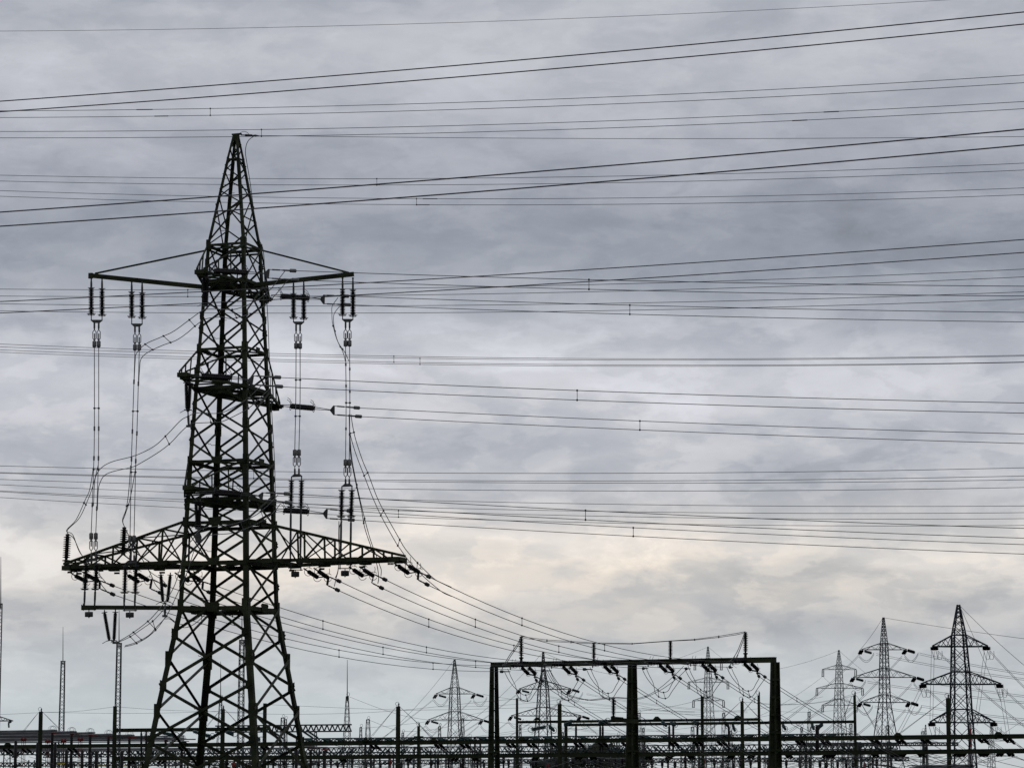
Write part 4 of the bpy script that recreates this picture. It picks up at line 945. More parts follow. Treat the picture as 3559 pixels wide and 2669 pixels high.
# ------------------------------------------------------------------ lattice masts and lattice portals
def lattice(m, base, top, w0, w1, n, leg, br, rot=.3):
    """four legs with zig-zag on each face between two points"""
    base, top = Vector(base), Vector(top); ca, sa = math.cos(rot), math.sin(rot)
    dirs = [Vector((ca * x - sa * y, sa * x + ca * y, 0)) for x, y in ((-1, -1), (1, -1), (1, 1), (-1, 1))]
    def c(k, f): return base.lerp(top, f) + dirs[k % 4] * (w0 + (w1 - w0) * f) / 2
    for k in range(4): m.beam(c(k, 0), c(k, 1), leg)
    for i in range(n):
        f0, f1 = i / n, (i + 1) / n
        for k in range(4):
            a, b = (k, k + 1) if (i + k) % 2 else (k + 1, k)
            m.beam(c(a, f0), c(b, f1), br)
    return c
def mast(label, u, vt, vrod, wt, wb, Y, n, group, name='lattice_mast', mat='far', hoop=False, cage=False):
    tp = P(u, vt, Y); b = Vector((tp.x, Y, 0)); t = thing(name, label, 'mast', b, group)
    s = px(Y); m = MB(); lattice(m, b, tp, wb * s, wt * s, n, max(.05, wt * s * .16), max(.03, wt * s * .09), .35)
    if cage: m.torus(tp - Z * .3, Z, wt * s * .62, .03, 8)
    m.build('lattice_body', M[mat], t)
    if vrod: m = MB(); m.lathe(tp - Z * .5, P(u, vrod, Y), [(0, .06), (.5, .045), (1, .025)], 6); m.build('rod', M[mat], t)
    m = MB(); m.beam(tp - Vector((wt * s * .7, 0, 0)), tp + Vector((wt * s * .7, 0, 0)), wt * s * .5, .12); m.build('top_plate', M[mat], t)
    if hoop: m = MB(); m.torus(tp + Vector((.1, 0, .28)), (.5, 1, 0), .2, .022, 12); m.build('hoop', M['wire'], t)
    return t
GM = 'slender floodlight and lightning masts'
mast('slender lattice mast cut by the left picture edge, the tallest at the far left', 3, 2098, 1935, 9, 14, 300, 60, GM)
mast('slender lattice mast with a rod, second from the left edge, free in the sky', 219, 2297, 2178, 12, 21, 395, 38, GM, cage=True)
mast('slender lattice mast directly below the V insulators of the outrigger beam', 414, 2235, 2120, 14, 20, 300, 46, GM, cage=True)
mast('slender lattice mast seen through the lower body of the near pylon', 841, 2224, 2092, 14, 22, 310, 46, GM, cage=True)
def lattice_portal(label, posts, v0, v1, u0, u1, Y0, Y1, hpx, n, group='grey lattice bus portals', rods=(), pw=(14, 40)):
    """posts: (u, v top). truss from u0 to u1"""
    Yf = lambda u: 1 / (1 / Y0 + (1 / Y1 - 1 / Y0) * (u - u0) / (u1 - u0))
    c = P((u0 + u1) / 2, v0, Yf((u0 + u1) / 2)); t = thing('lattice_portal', label, 'portal', (c.x, c.y, 0), group)
    m = MB(); s = px(Yf((u0 + u1) / 2)); h = hpx * s; wd = h * .8
    A, B = P(u0, v0, Yf(u0)), P(u1, v1, Yf(u1))
    for dz in (0, -h):
        for dy in (-wd / 2, wd / 2):
            o = Vector((0, dy, dz)); m.beam(A + o, B + o, .15)
    for i in range(n):
        f0, f1, fm = i / n, (i + 1) / n, (i + .5) / n
        for dy in (-wd / 2, wd / 2):
            a, b_, c_ = A.lerp(B, f0) + Vector((0, dy, -h)), A.lerp(B, fm) + Vector((0, dy, 0)), A.lerp(B, f1) + Vector((0, dy, -h))
            m.beam(a, b_, .09); m.beam(b_, c_, .09)
        m.beam(A.lerp(B, f0) + Vector((0, -wd / 2, -h)), A.lerp(B, f1) + Vector((0, wd / 2, -h)), .05)
    m.build('truss_beam', M['far'], t)
    for (u, vt) in posts:
        Y = Yf(u); tp = P(u, vt, Y); b = Vector((tp.x, Y, 0)); m = MB()
        nn = max(5, int((tp.z) / 1.15)); lattice(m, b, tp, pw[1] * s, pw[0] * s, nn, .11, .055, .2); m.build('lattice_post', M['far'], t)
    for (u, va, vb) in rods:
        m = MB(); m.lathe(P(u, va, Yf(u)), P(u, vb, Yf(u)), [(0, .06), (1, .03)], 5); m.build('rod', M['far'], t)
    return Yf
mast('tapered lattice mast with a tall rod and hoop, between near pylon and gantry', 1207, 2420, 2292, 7, 44, 330, 30, 'tapered lattice masts', hoop=True)
mast('tapered lattice mast with a rod, seen between the legs of the near pylon', 767, 2428, 2298, 7, 36, 345, 26, 'tapered lattice masts', hoop=True)
Y1f = lattice_portal('grey lattice portal beam joining the two rod topped tapered masts behind the near pylon', [], 2522, 2517, 750, 1221, 345, 330, 22, 26)
Y2f = lattice_portal('grey lattice portal behind the upper olive beam, from the near pylon to beyond the gantry', [(1040, 2560), (1280, 2560), (1660, 2560), (1905, 2560), (2230, 2555), (2420, 2552), (2690, 2550), (2790, 2549)], 2566, 2549, 1040, 2960, 365, 355, 11, 150, pw=(18, 26))
Y3f = lattice_portal('long grey lattice portal just under the upper olive beam across the whole yard', [(25, 2600), (330, 2600), (600, 2598), (880, 2596), (1120, 2595), (1450, 2593), (1720, 2591), (2190, 2588), (2560, 2584), (2880, 2580)], 2607, 2584, -300, 3120, 400, 380, 17, 190, pw=(20, 30))
Y4f = lattice_portal('long grey lattice portal lowest in the yard, behind the lower olive beam', [(110, 2640), (480, 2640), (700, 2638), (985, 2636), (1310, 2633), (1560, 2630), (1800, 2628), (2440, 2622), (2700, 2620), (3010, 2618)], 2652, 2630, -300, 3160, 430, 410, 12, 230, pw=(20, 28))
Y6f = lattice_portal('farthest grey lattice portal, seen between the two olive beams of the long portal', [(u, 2615 - u * .006) for u in range(200, 3100, 145)], 2622, 2603, 150, 3080, 470, 450, 9, 190, pw=(14, 22))
Y5f = lattice_portal('small grey lattice portal at the far right, in front of the far pylons', [(2985, 2577), (3090, 2577), (3215, 2577)], 2582, 2580, 2790, 3330, 340, 335, 9, 36, pw=(10, 16))
# hoop topped small masts along the skyline
sm = [(983, 2494, 10, 24), (993, 2500, 6, 20), (1097, 2545, 7, 14), (1254, 2527, 6, 18), (1279, 2500, 9, 30), (1400, 2546, 6, 14), (1528, 2524, 6, 20), (1607, 2497, 8, 26), (1632, 2562, 6, 12), (1808, 2520, 5, 16), (1955, 2545, 6, 14),
      (2148, 2556, 7, 14), (2221, 2478, 8, 24), (2236, 2530, 6, 20), (2407, 2526, 8, 20), (2515, 2478, 7, 26), (2540, 2540, 6, 16), (2690, 2560, 7, 14), (2786, 2528, 6, 14), (2812, 2474, 7, 22), (2928, 2548, 6, 14), (2957, 2516, 8, 18), (3084, 2522, 8, 20), (3207, 2542, 8, 18)]
where = ['behind the right leg of the near pylon, hoop on top', 'directly behind the right leg of the near pylon, lower one', 'short, right of the near pylon above the truss beam', 'lower of two close together right of the rod topped mast', 'taller of two close together right of the rod topped mast',
         'short, behind the stay of the thick post', 'just left of the first far pylon, hoop on top', 'overlapping the right side of the first far pylon', 'short, right of the first far pylon', 'beside the slim post left of the gantry middle', 'behind the trees, left part',
         'short, just left of the middle gantry post', 'behind the middle gantry post, tall with hoop', 'just right of the middle gantry post, lower', 'left of the pale far pylon seen through the gantry', 'right of the pale far pylon seen through the gantry', 'low, left of the slim posts near the right gantry post',
         'short, behind the right gantry post', 'short, right of the right gantry post', 'tall with hoop, right of the right gantry post', 'short, left of the slim post right of the gantry', 'tapered, touching the slim post right of the gantry', 'inside the splayed legs of a far pylon', 'dark, right of the splayed far pylon']
for (u, v, a, b), wd in zip(sm, where):
    mast('small lattice mast ' + wd, u, v, None, a, b * 1.25, 400, 14, 'small hooped lattice masts in the yard', hoop=True)

# teal glass insulators hung on the lattice portals
k = 0
for Yf, va, vb, ua, ub, step, rown, L in ((Y1f, 2540, 2536, 930, 1180, 125, 'the lattice beam behind the near pylon', (42, 26)), (Y2f, 2578, 2562, 1080, 2900, 56, 'the upper lattice portal', (26, -12)), (Y3f, 2610, 2590, 20, 3080, 58, 'the middle lattice portal', (26, 22)), (Y4f, 2656, 2634, 60, 3120, 80, 'the lowest lattice portal', (20, 10))):
    u = ua
    while u < ub:
        uu = u + random.uniform(-12, 12); v = va + (vb - va) * (uu - ua) / (ub - ua); Y = Yf(uu) - .6; s = random.choice((-1, 1)) if L[0] != 42 else 1
        t = thing('tension_insulator_set', 'teal glass insulator pair on ' + rown, 'insulator', P(uu, v, Y), 'teal glass insulator pairs in the yard')
        for dx in (0, 13 if L[0] != 42 else 18):
            inst('insulator_string', INST, t, P(uu + dx, v - 2, Y), P(uu + dx + L[0] * s, v + L[1], Y + .5), 1.2, 1.3 if L[0] == 42 else 1.1)
        if k % 3 != 2:
            wire1('thin sagging wire slung from ' + rown, [(uu + L[0] * s, v + L[1]), (uu + (L[0] + 60) * s, v + L[1] + 22), (uu + (L[0] + 170) * s, v + L[1] + 38), (uu + (L[0] + 260) * s, v + L[1] + 30)], Y, Y + 12, .02, 'thin sagging wires in the yard')
        k += 1; u += step
for i, (u, v, e) in enumerate(((551, 2541, (609, 2552)), (670, 2539, (735, 2556)), (786, 2541, (812, 2547)), (865, 2546, (905, 2568)))):
    t = thing('tension_insulator_set', ['leftmost', 'second', 'third', 'rightmost'][i] + ' bright teal glass insulator pair under the short olive portal behind the pylon legs', 'insulator', P(u, v, 280), 'bright teal insulators under the short olive portal')
    for dv in (0, 7): inst('insulator_string', INST, t, P(u, v + dv * .3, 280), P(e[0], e[1] + dv, 280.5), 1.2, 1.25)
    m = MB(); m.torus(P(e[0] + 3, e[1] + 2, 280.5), (0, 1, 0), .3, .035, 10); m.build('grading_ring', M['wire'], t)
for i, (u, v, e) in enumerate(((1897, 2522, (1845, 2532)), (1908, 2520, (1925, 2535)), (1960, 2516, (1985, 2508)), (2080, 2508, (2112, 2502)), (2300, 2505, (2315, 2518)), (2330, 2508, (2345, 2516)), (2410, 2505, (2425, 2515)), (2520, 2508, (2530, 2520)), (2546, 2512, (2552, 2536)), (2720, 2515, (2728, 2530)), (2822, 2512, (2826, 2530)), (2860, 2512, (2840, 2526)))):
    t = thing('tension_insulator_set', 'dark teal insulator pair hanging below a high olive beam', 'insulator', P(u, v, 275), 'dark teal insulators under the high olive beams')
    for dv in (0, 5): inst('insulator_string', INST, t, P(u, v + dv, 275), P(e[0] + dv * .6, e[1] + dv, 275.4), 1.2, 1.1)
    m = MB(); m.torus(P(e[0], e[1] + 2, 275.3), (0, 1, 0), .28, .03, 10); m.build('grading_ring', M['wire'], t)

# ------------------------------------------------------------------ tubular busbars and disconnectors on the left
GT = 'grey tubular busbars'
tn = ['highest', 'second', 'third', 'fourth', 'fifth', 'sixth', 'seventh', 'eighth']
tubes = [(200, 2537.5), (267, 2542), (331.5, 2545.5), (395, 2551), (468, 2554), (527, 2558), (594, 2563), (650, 2567)]
for i, (u, v) in enumerate(tubes):
    Y = 7.3 * F / (HOR - v); e = P(u, v, Y); s = P(-500, v + 11, Y + 9); r = .11
    t = thing('busbar_tube', tn[i] + ' grey busbar tube from the top, ends further right than the one above', 'tube', e, GT)
    m = MB(); m.lathe(s, e, [(0, r), (.985, r), (.995, r * .95), (1, r * .5)], 10); m.lathe(P(u - 25, v, Y), P(u - 12, v, Y), [(0, r * 1.25), (1, r * 1.25)], 10); m.build('tube', M['tube'], t)
    for dx in (0, 5, 8):
        m = MB(); c = P(u - 22 + dx, v - 2, Y); m.torus(c, (0, 1, 0), .24, .016, 12, 0, math.pi) if False else m.tube([c + Vector((-.36, 0, 0)), c + Vector((-.28, 0, .3)), c + Vector((0, 0, .48)), c + Vector((.28, 0, .32)), c + Vector((.38, 0, 0))], .016, 4); m.build('loop', M['wire'], t)
    t = thing('disconnector_post', 'black insulator column with a red bracket under the end of the %s grey tube' % tn[i], 'disconnector', P(u - 18, 2640, Y), 'black columns with red brackets')
    m = MB(); a = P(u - 18, v + 10, Y); m.lathe(a, Vector((a.x, a.y, a.z - 4.0)), [(0, .13), (.05, .16), (.45, .17), (.5, .14), (.55, .18), (1, .19)], 8); m.build('column', M['porc'], t)
    m = MB(); z_ = a.z - 4.0; m.beam(Vector((a.x, a.y, z_)), Vector((a.x, a.y, 0)), .22); m.build('steel_stand', M['far'], t)
    m = MB(); m.beam(P(u - 24, v + 8, Y), P(u + 7, v + 8, Y), .2, .1); m.beam(P(u - 23, v + 10, Y), P(u - 10, v + 10, Y), .2, .14); m.build('red_bracket', M['red'], t)
GL2 = 'lower grey busbar tubes'
for i, (u, v, uv_) in enumerate(((150, 2545, 1), (250, 2550.5, 1), (640, 2557, 1), (160, 2566, 1), (640, 2562.5, 1), (680, 2568, 1), (160, 2573.5, 1), (640, 2571, 1), (640, 2576, 1), (130, 2579, 1), (660, 2599, 1), (670, 2603, 1), (700, 2607, 1), (1038, 2601, 1))):
    Y = 338 + i * 3; e, s = P(u, v, Y), P(-500, v + 6, Y + 8)
    m = MB(); m.lathe(s, e, [(0, .075), (1, .075)], 8); o = m.build('busbar_tube', M['tube']); tag(o, 'thinner grey busbar tube running low across the left yard', 'tube', GL2)
for i, (u, v) in enumerate(((1095, 2593.5), (1140, 2597))):
    Y = 290; e, s = P(u, v, Y), P(u - 48, v - .5, Y)
    t = thing('disconnector_post', ['left', 'right'][i] + ' of two short grey tube ends on a red bracket right of the near pylon', 'disconnector', P(u - 16, 2640, Y), 'black columns with red brackets')
    m = MB(); m.lathe(s, e, [(0, .1), (.96, .1), (1, .06)], 8); m.build('tube', M['tube'], t)
    m = MB(); m.beam(P(u - 25, v + 7, Y), P(u + 4, v + 7, Y), .2, .12); m.build('red_bracket', M['red'], t)
    m = MB(); a = P(u - 14, v + 10, Y); m.lathe(a, Vector((a.x, a.y, 0)), [(0, .12), (.4, .12), (.5, .15), (1, .16)], 8); m.build('column', M['porc'], t)
# clusters of red operating gear
gr = [(82, 2567, 'nearest the left picture edge'), (166, 2574, 'just right of the first thick post'), (221, 2572, 'second right of the first thick post'), (279, 2567, 'third right of the first thick post')]
for u, v, wd in gr:
    t = thing('red_switch_head', 'cluster of red switch discs and rods ' + wd, 'switch', P(u, 2640, 330), 'red switch gear on the left')
    for j, dx in enumerate((-6, 0, 6)):
        m = MB(); c = P(u + dx, v + (j % 2) * 3, 330); m.lathe(c + Z * .17, c - Z * .2, [(0, .07), (.2, .15), (.8, .15), (1, .07)], 7); m.build('disc', M['red'], t)
        m = MB(); m.tube([c - Z * .14, Vector((c.x, c.y, 0))], .035, 5); m.build('rod', M['red'], t)
for i, (u, v) in enumerate(((55, 2572), (131, 2578), (192, 2578), (232, 2604), (286, 2606), (335, 2608), (424, 2608), (1030, 2600))):
    t = thing('insulator_column', 'plain black insulator column standing among the busbar tubes', 'insulator', P(u, 2650, 240), 'plain black insulator columns on the left')
    m = MB(); a = P(u, v, 240); m.lathe(a, Vector((a.x, a.y, 1.2)), [(0, .07), (.03, .13), (.5, .14), (.97, .15), (1, .1)], 8); m.build('column', M['porc'], t)
    m = MB(); m.beam(Vector((a.x, a.y, 1.2)), Vector((a.x, a.y, 0)), .25); m.build('steel_stand', M['far'], t)
for i, (u0, v0, u1, v1) in enumerate(((198, 2651, 232, 2653), (264, 2654, 292, 2656), (330, 2656, 366, 2658), (412, 2659, 438, 2660), (480, 2662, 505, 2663))):
    m = MB(); m.tube([P(u0, v0, 330), P(u1, v1, 330)], .055, 6); o = m.build('yellow_rod', M['yellow'])
    tag(o, ['leftmost', 'second', 'third', 'fourth', 'rightmost'][i] + ' yellow rod of the row near the lower left edge', 'rod', 'yellow rods in the left yard')
    t = thing('switch_terminal', 'dark terminal block left of the %s yellow rod' % ['leftmost', 'second', 'third', 'fourth', 'rightmost'][i], 'switch', P(u0 - 12, v0, 335), 'dark terminal blocks in the left yard')
    m = MB(); c = P(u0 - 12, v0, 335); m.beam(c - Vector((.35, 0, 0)), c + Vector((.3, 0, 0)), .3, .22); m.build('block', M['far'], t)
    for dx in (-.25, 0, .22):
        m = MB(); m.lathe(c + Vector((dx, 0, -.1)), Vector((c.x + dx, c.y, 0)), [(0, .09), (.6, .09), (.61, .05), (1, .05)], 6); m.build('column', M['porc'], t)
# small apparatus in the remaining yard
for i in range(76):
    u = 660 + i * 32 + random.uniform(-14, 14); Y = 330 + random.uniform(0, 60); v = 2632 + random.uniform(-8, 18)
    t = thing('apparatus_post', 'small dark upright apparatus insulator low in the yard', 'insulator', P(u, 2660, Y), 'small upright apparatus insulators in the yard')
    a = P(u, v, Y); m = MB(); m.lathe(a, Vector((a.x, a.y, .8)), [(0, .05), (.04, .2), (.12, .2), (.16, .13), (.6, .16), (1, .2)], 7); m.build('column', M['red'] if i % 17 == 5 else M['porc'], t)
    m = MB(); m.beam(Vector((a.x, a.y, .8)), Vector((a.x, a.y, 0)), .3); m.build('steel_stand', M['far'], t)
for i in range(60):
    u = 40 + i * 55 + random.uniform(-20, 20); Y = 320 + random.uniform(0, 40); v = 2605 + random.uniform(0, 48)
    wire1('thin sagging wire low among the yard apparatus', [(u, v), (u + 60, v + 14), (u + 150, v + 18), (u + 240, v + random.uniform(-6, 10))], Y, Y + 15, .022, 'thin low wires among the yard apparatus', mat=M['wirel'] if i % 3 == 0 else None)

# ------------------------------------------------------------------ far pylons
def far_tower(label, short, u0, ws, arms, Y, style, mat='far', legpx=3.0, rot=.12, n_sp=9, panels=10, strings=True, du=None):
    """ws: (v, centre u, full width px) from the peak down; arms: (v bottom, v top at body, u left, u right)"""
    s = px(Y); ws = list(ws)
    vb, ub, wb = ws[-1]; va, ua, wa_ = ws[-2]
    vg = HOR + CAMZ / s; k = (wb - wa_) / (vb - va); ws.append((vg, ub + (ub - ua) / (vb - va) * (vg - vb), wb + k * (vg - vb)))
    base = P(ws[-1][1], vg, Y); base.z = 0; t = thing('far_pylon', label, 'pylon', base, 'distant lattice pylons')
    leg = legpx * s * .8; br = max(.05, leg * .36); ca, sa = math.cos(rot), math.sin(rot)
    dirs = [Vector((ca * x - sa * y, sa * x + ca * y, 0)) / (ca + abs(sa)) for x, y in ((-1, -1), (1, -1), (1, 1), (-1, 1))]
    def cen(v):
        for (v0, c0, w0), (v1, c1, w1) in zip(ws, ws[1:]):
            if v0 <= v <= v1:
                f = (v - v0) / (v1 - v0); p = P(c0 + (c1 - c0) * f, v, Y); return p, (w0 + (w1 - w0) * f) * s / 2
        return P(ws[-1][1], vg, Y), ws[-1][2] * s / 2
    def c(i, v): p, h = cen(v); return p + dirs[i % 4] * h
    for i in range(4):
        m = MB()
        for (v0, _, _), (v1, _, _) in zip(ws, ws[1:]): m.beam(c(i, v0), c(i, v1), leg * (.62 if v0 == ws[0][0] else 1.))
        m.build('leg', M[mat], t)
    # panels
    vs = [ws[0][0]]; v = vs[0]
    while v < vg - 8:
        w_ = cen(v)[1] * 2 / s; v = v + max(9, w_ * .95) * (1.0 if style != 'fine' else .8); vs.append(min(v, vg))
    m = MB()
    for a, b in zip(vs, vs[1:]):
        for i in range(4):
            m.beam(c(i, a), c(i + 1, b), br); m.beam(c(i + 1, a), c(i, b), br)
    for ar in arms:
        for vv in ar[:2]:
            for i in range(4): m.beam(c(i, vv), c(i + 1, vv), br * 1.5)
    m.build('bracing', M[mat], t)
    names = ['top', 'middle', 'bottom'] if len(arms) == 3 else ['upper', 'lower']
    ends_ = []
    for (v0, v1, ul, ur), nm in zip(arms, names):
        for side, ue in (('left', ul), ('right', ur)):
            m = MB(); tip = P(ue, v0, Y); pr = (0, 3) if side == 'left' else (1, 2)
            for j in pr:
                m.beam(c(j, v0), tip, leg * .8); m.beam(c(j, v1), tip + Z * leg * .4, leg * .6)
                ns = max(3, int(abs(ue - cen(v0)[0].x / s - CX) / 18)); ns = min(ns, 9)
                ns = max(3, min(9, int((tip - c(j, v0)).length / s / 15)))
                for q in range(ns):
                    f0, f1 = q / ns, (q + 1) / ns
                    if q % 2: m.beam(c(j, v0).lerp(tip, f0), c(j, v1).lerp(tip, f1), br)
                    else: m.beam(c(j, v1).lerp(tip, f0), c(j, v0).lerp(tip, f1), br)
                    if style == 'fine' and q: m.beam(c(j, v0).lerp(tip, f0), c(j, v1).lerp(tip, f0), br)
            m.build('crossarm', M[mat], t); ends_.append((nm, side, ue, v0))
    if not strings: return
    for nm, side, ue, v0 in ends_:
        k = -1 if side == 'left' else 1
        lab = 'insulators on the %s %s crossarm of %s' % (side, nm, short)
        q = thing('insulator_group', lab, 'insulator', P(ue, v0, Y), 'insulators of the distant pylons')
        I = lambda a, b, d=0, mm=INST, r=1.6: inst('insulator_string', mm, q, P(a[0], a[1], Y + d), P(b[0], b[1], Y + d), 1.2, r)
        if style == 'susp':
            I((ue + 1 * (0 if k > 0 else 1), v0 + 1), (ue, v0 + 22), 0, INSF, 1.1); I((ue - 6 * k, v0 + 1), (ue - 6 * k, v0 + 22), 0, INSF, 1.1)
            m = MB(); m.beam(P(ue + 2 * k, v0 + 23, Y), P(ue - 8 * k, v0 + 23, Y), .18); m.build('yoke', M['far'], q)
        elif style == 'box':
            for dx in (0, 7, 13): I((ue - dx * k, v0 + 1), (ue - dx * k + 2, v0 + 13), 0, INSF, 2.6)
            for dx in (0, 14):
                m = MB(); x = ue - dx * k; m.tube([P(x - 1, v0 + 15, Y), P(x + 4, v0 + 32, Y), P(x + 8, v0 + 45, Y), P(x + 17, v0 + 45, Y), P(x + 21, v0 + 32, Y), P(x + 20, v0 + 15, Y)], .035, 4) if dx == 0 or True else None; m.build('jumper', M['wire'], q)
        else:
            for d in (0, 6):
                I((ue + d * (1 if k < 0 else -1) - 1, v0 + 2), (ue + d * (1 if k < 0 else -1) - 10, v0 + 16), 0, INSF, 1.7)
            mm = INST if k < 0 else INSF
            I((ue + (10 if k < 0 else 2), v0 + (4 if k < 0 else 1)), (ue + (36 if k < 0 else 28), v0 + (11 if k < 0 else 9)), 0, mm, 1.9)
            I((ue + (10 if k < 0 else 2), v0 + (6 if k < 0 else 3)), (ue + (36 if k < 0 else 28), v0 + (13 if k < 0 else 11)), 1, mm, 1.9)
            x0, x1 = ue - 9, ue + (44 if k < 0 else 40)
            for o in (0, 6):
                m = MB(); m.tube(cat_rom([P(x0, v0 + 18 + o, Y), P(x0 + (x1 - x0) * .28, v0 + 34 + o, Y), P(x0 + (x1 - x0) * .55, v0 + 38 + o, Y), P(x0 + (x1 - x0) * .8, v0 + 27 + o, Y), P(x1, v0 + 10 + o, Y)], 3), .035, 4); m.build('jumper', M['wire'], q)
    return t
far_tower('rightmost distant pylon, dark blue grey and thick limbed, three crossarms', 'the rightmost distant pylon', 3331,
          [(2101, 3331, 8), (2205, 3332, 44), (2334, 3337.5, 57), (2463, 3340, 66), (2669, 3346, 86)], [(2246, 2206, 3240, 3434), (2377, 2334, 3200, 3480), (2510, 2464, 3231, 3459)], 420, 'box', 'farblue', 7, .1)
far_tower('splay legged distant pylon with three crossarms, second from the right', 'the splay legged distant pylon', 3070,
          [(2145, 3070.5, 6), (2234, 3072.5, 25), (2322, 3073.5, 31), (2439, 3075, 38), (2557, 3077, 74), (2669, 3082, 116)], [(2257, 2234, 2994, 3152), (2353, 2322, 2965, 3184), (2440, 2414, 2990, 3164)], 500, 'tens', 'farblue', 3.8, .35)
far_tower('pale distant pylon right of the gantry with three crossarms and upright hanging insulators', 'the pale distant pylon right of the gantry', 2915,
          [(2258, 2915.5, 4), (2310, 2916, 19), (2375, 2916.5, 26), (2451, 2917, 34), (2551, 2919.5, 44), (2669, 2922, 58)], [(2326, 2310, 2857, 2977), (2391.5, 2373, 2836, 3001), (2450, 2429, 2856, 2979)], 800, 'susp', 'hazed_zinc', 2.6, .4)
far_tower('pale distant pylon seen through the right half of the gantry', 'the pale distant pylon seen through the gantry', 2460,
          [(2246, 2460.5, 4), (2300, 2461, 17), (2370, 2461.5, 26), (2434, 2462, 32), (2528, 2463.5, 40), (2669, 2465, 54)], [(2304, 2290, 2412, 2510), (2370, 2355, 2391, 2533), (2434, 2419.5, 2407, 2518)], 800, 'susp', 'hazed_zinc', 2.4, .4)
far_tower('distant pylon with two wide crossarms behind the left half of the gantry', 'the wide armed distant pylon', 1888,
          [(2264, 1888, 5), (2344, 1888.5, 17), (2393, 1888.5, 36), (2487, 1888, 48), (2582, 1887.5, 62), (2669, 1887, 74)], [(2394, 2366, 1804, 1986), (2487, 2458, 1776, 2021)], 620, 'tens', 'far', 4.0, .3)
far_tower('distant pylon standing clear in the sky left of the gantry', 'the distant pylon left of the gantry', 1580,
          [(2291, 1580, 5), (2387, 1580.5, 31), (2410, 1580.5, 35), (2501, 1580.5, 43), (2561, 1582, 52), (2669, 1584, 66)], [(2410.5, 2388, 1515, 1653), (2501, 2472, 1488, 1679)], 640, 'tens', 'far', 3.2, .3)
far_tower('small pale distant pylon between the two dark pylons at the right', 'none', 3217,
          [(2517, 3217, 3), (2560, 3217, 9), (2669, 3217, 24)], [(2578, 2566, 3175, 3260), (2630, 2616, 3162, 3276)], 1200, 'susp', 'hazed_zinc', 1.6, .4, strings=False)
far_tower('small distant pylon at the right edge behind the long portal', 'none', 3447,
          [(2517, 3447, 8), (2575, 3446, 16), (2669, 3446, 26)], [(2574, 2566, 3400, 3500), (2627, 2620, 3386, 3516)], 900, 'susp', 'far', 2.0, .4, strings=False)
t = thing('far_pylon', 'tip of a crossarm reaching in from beyond the left picture edge', 'pylon', P(-60, 2700, 600), 'distant lattice pylons')
m = MB(); a = P(45, 2504, 600)
for dv in (0, 4):
    m.beam(P(-60, 2504 + dv * .2, 600 + dv), a, .22); m.beam(P(-60, 2470, 600 + dv), a, .18)
for j in range(6):
    f = j / 6.; m.beam(P(-60 + 105 * f, 2504, 600), P(-60 + 105 * (f + .08), 2470 + 34 * (f + .08), 600), .1); m.beam(P(-60 + 105 * (f + .08), 2470 + 34 * (f + .08), 600), P(-60 + 105 * (f + .16), 2504, 600), .1)
m.build('crossarm', M['far'], t)
m = MB(); lattice(m, P(-60, 2788, 600), P(-60, 2400, 600), 3.2, .6, 20, .25, .12); m.build('lattice_body', M['far'], t)
for a, b in (((40, 2506), (28, 2512)), ((30, 2512), (31, 2528))): inst('insulator_string', INST, t, P(*a, 600), P(*b, 600), 1.2, 2)
t = thing('chimney', 'tall far chimney with red and white bands behind the rightmost distant pylon', 'chimney', (P(3372, 2700, 900).x, 900, 0))
for v0, v1, w0, w1, mm in ((2510, 2530, 8, 9, 'white'), (2530, 2560, 9, 11, 'cred'), (2560, 2595, 11, 13, 'cred'), (2595, 2640, 13, 18, 'white'), (2640, 2779, 18, 28, 'white')):
    m = MB(); m.lathe(P(3372, v0, 900), P(3372, v1, 900), [(0, w0 / 2 * px(900)), (1, w1 / 2 * px(900))], 16); m.build('shaft_band', M[mm], t)

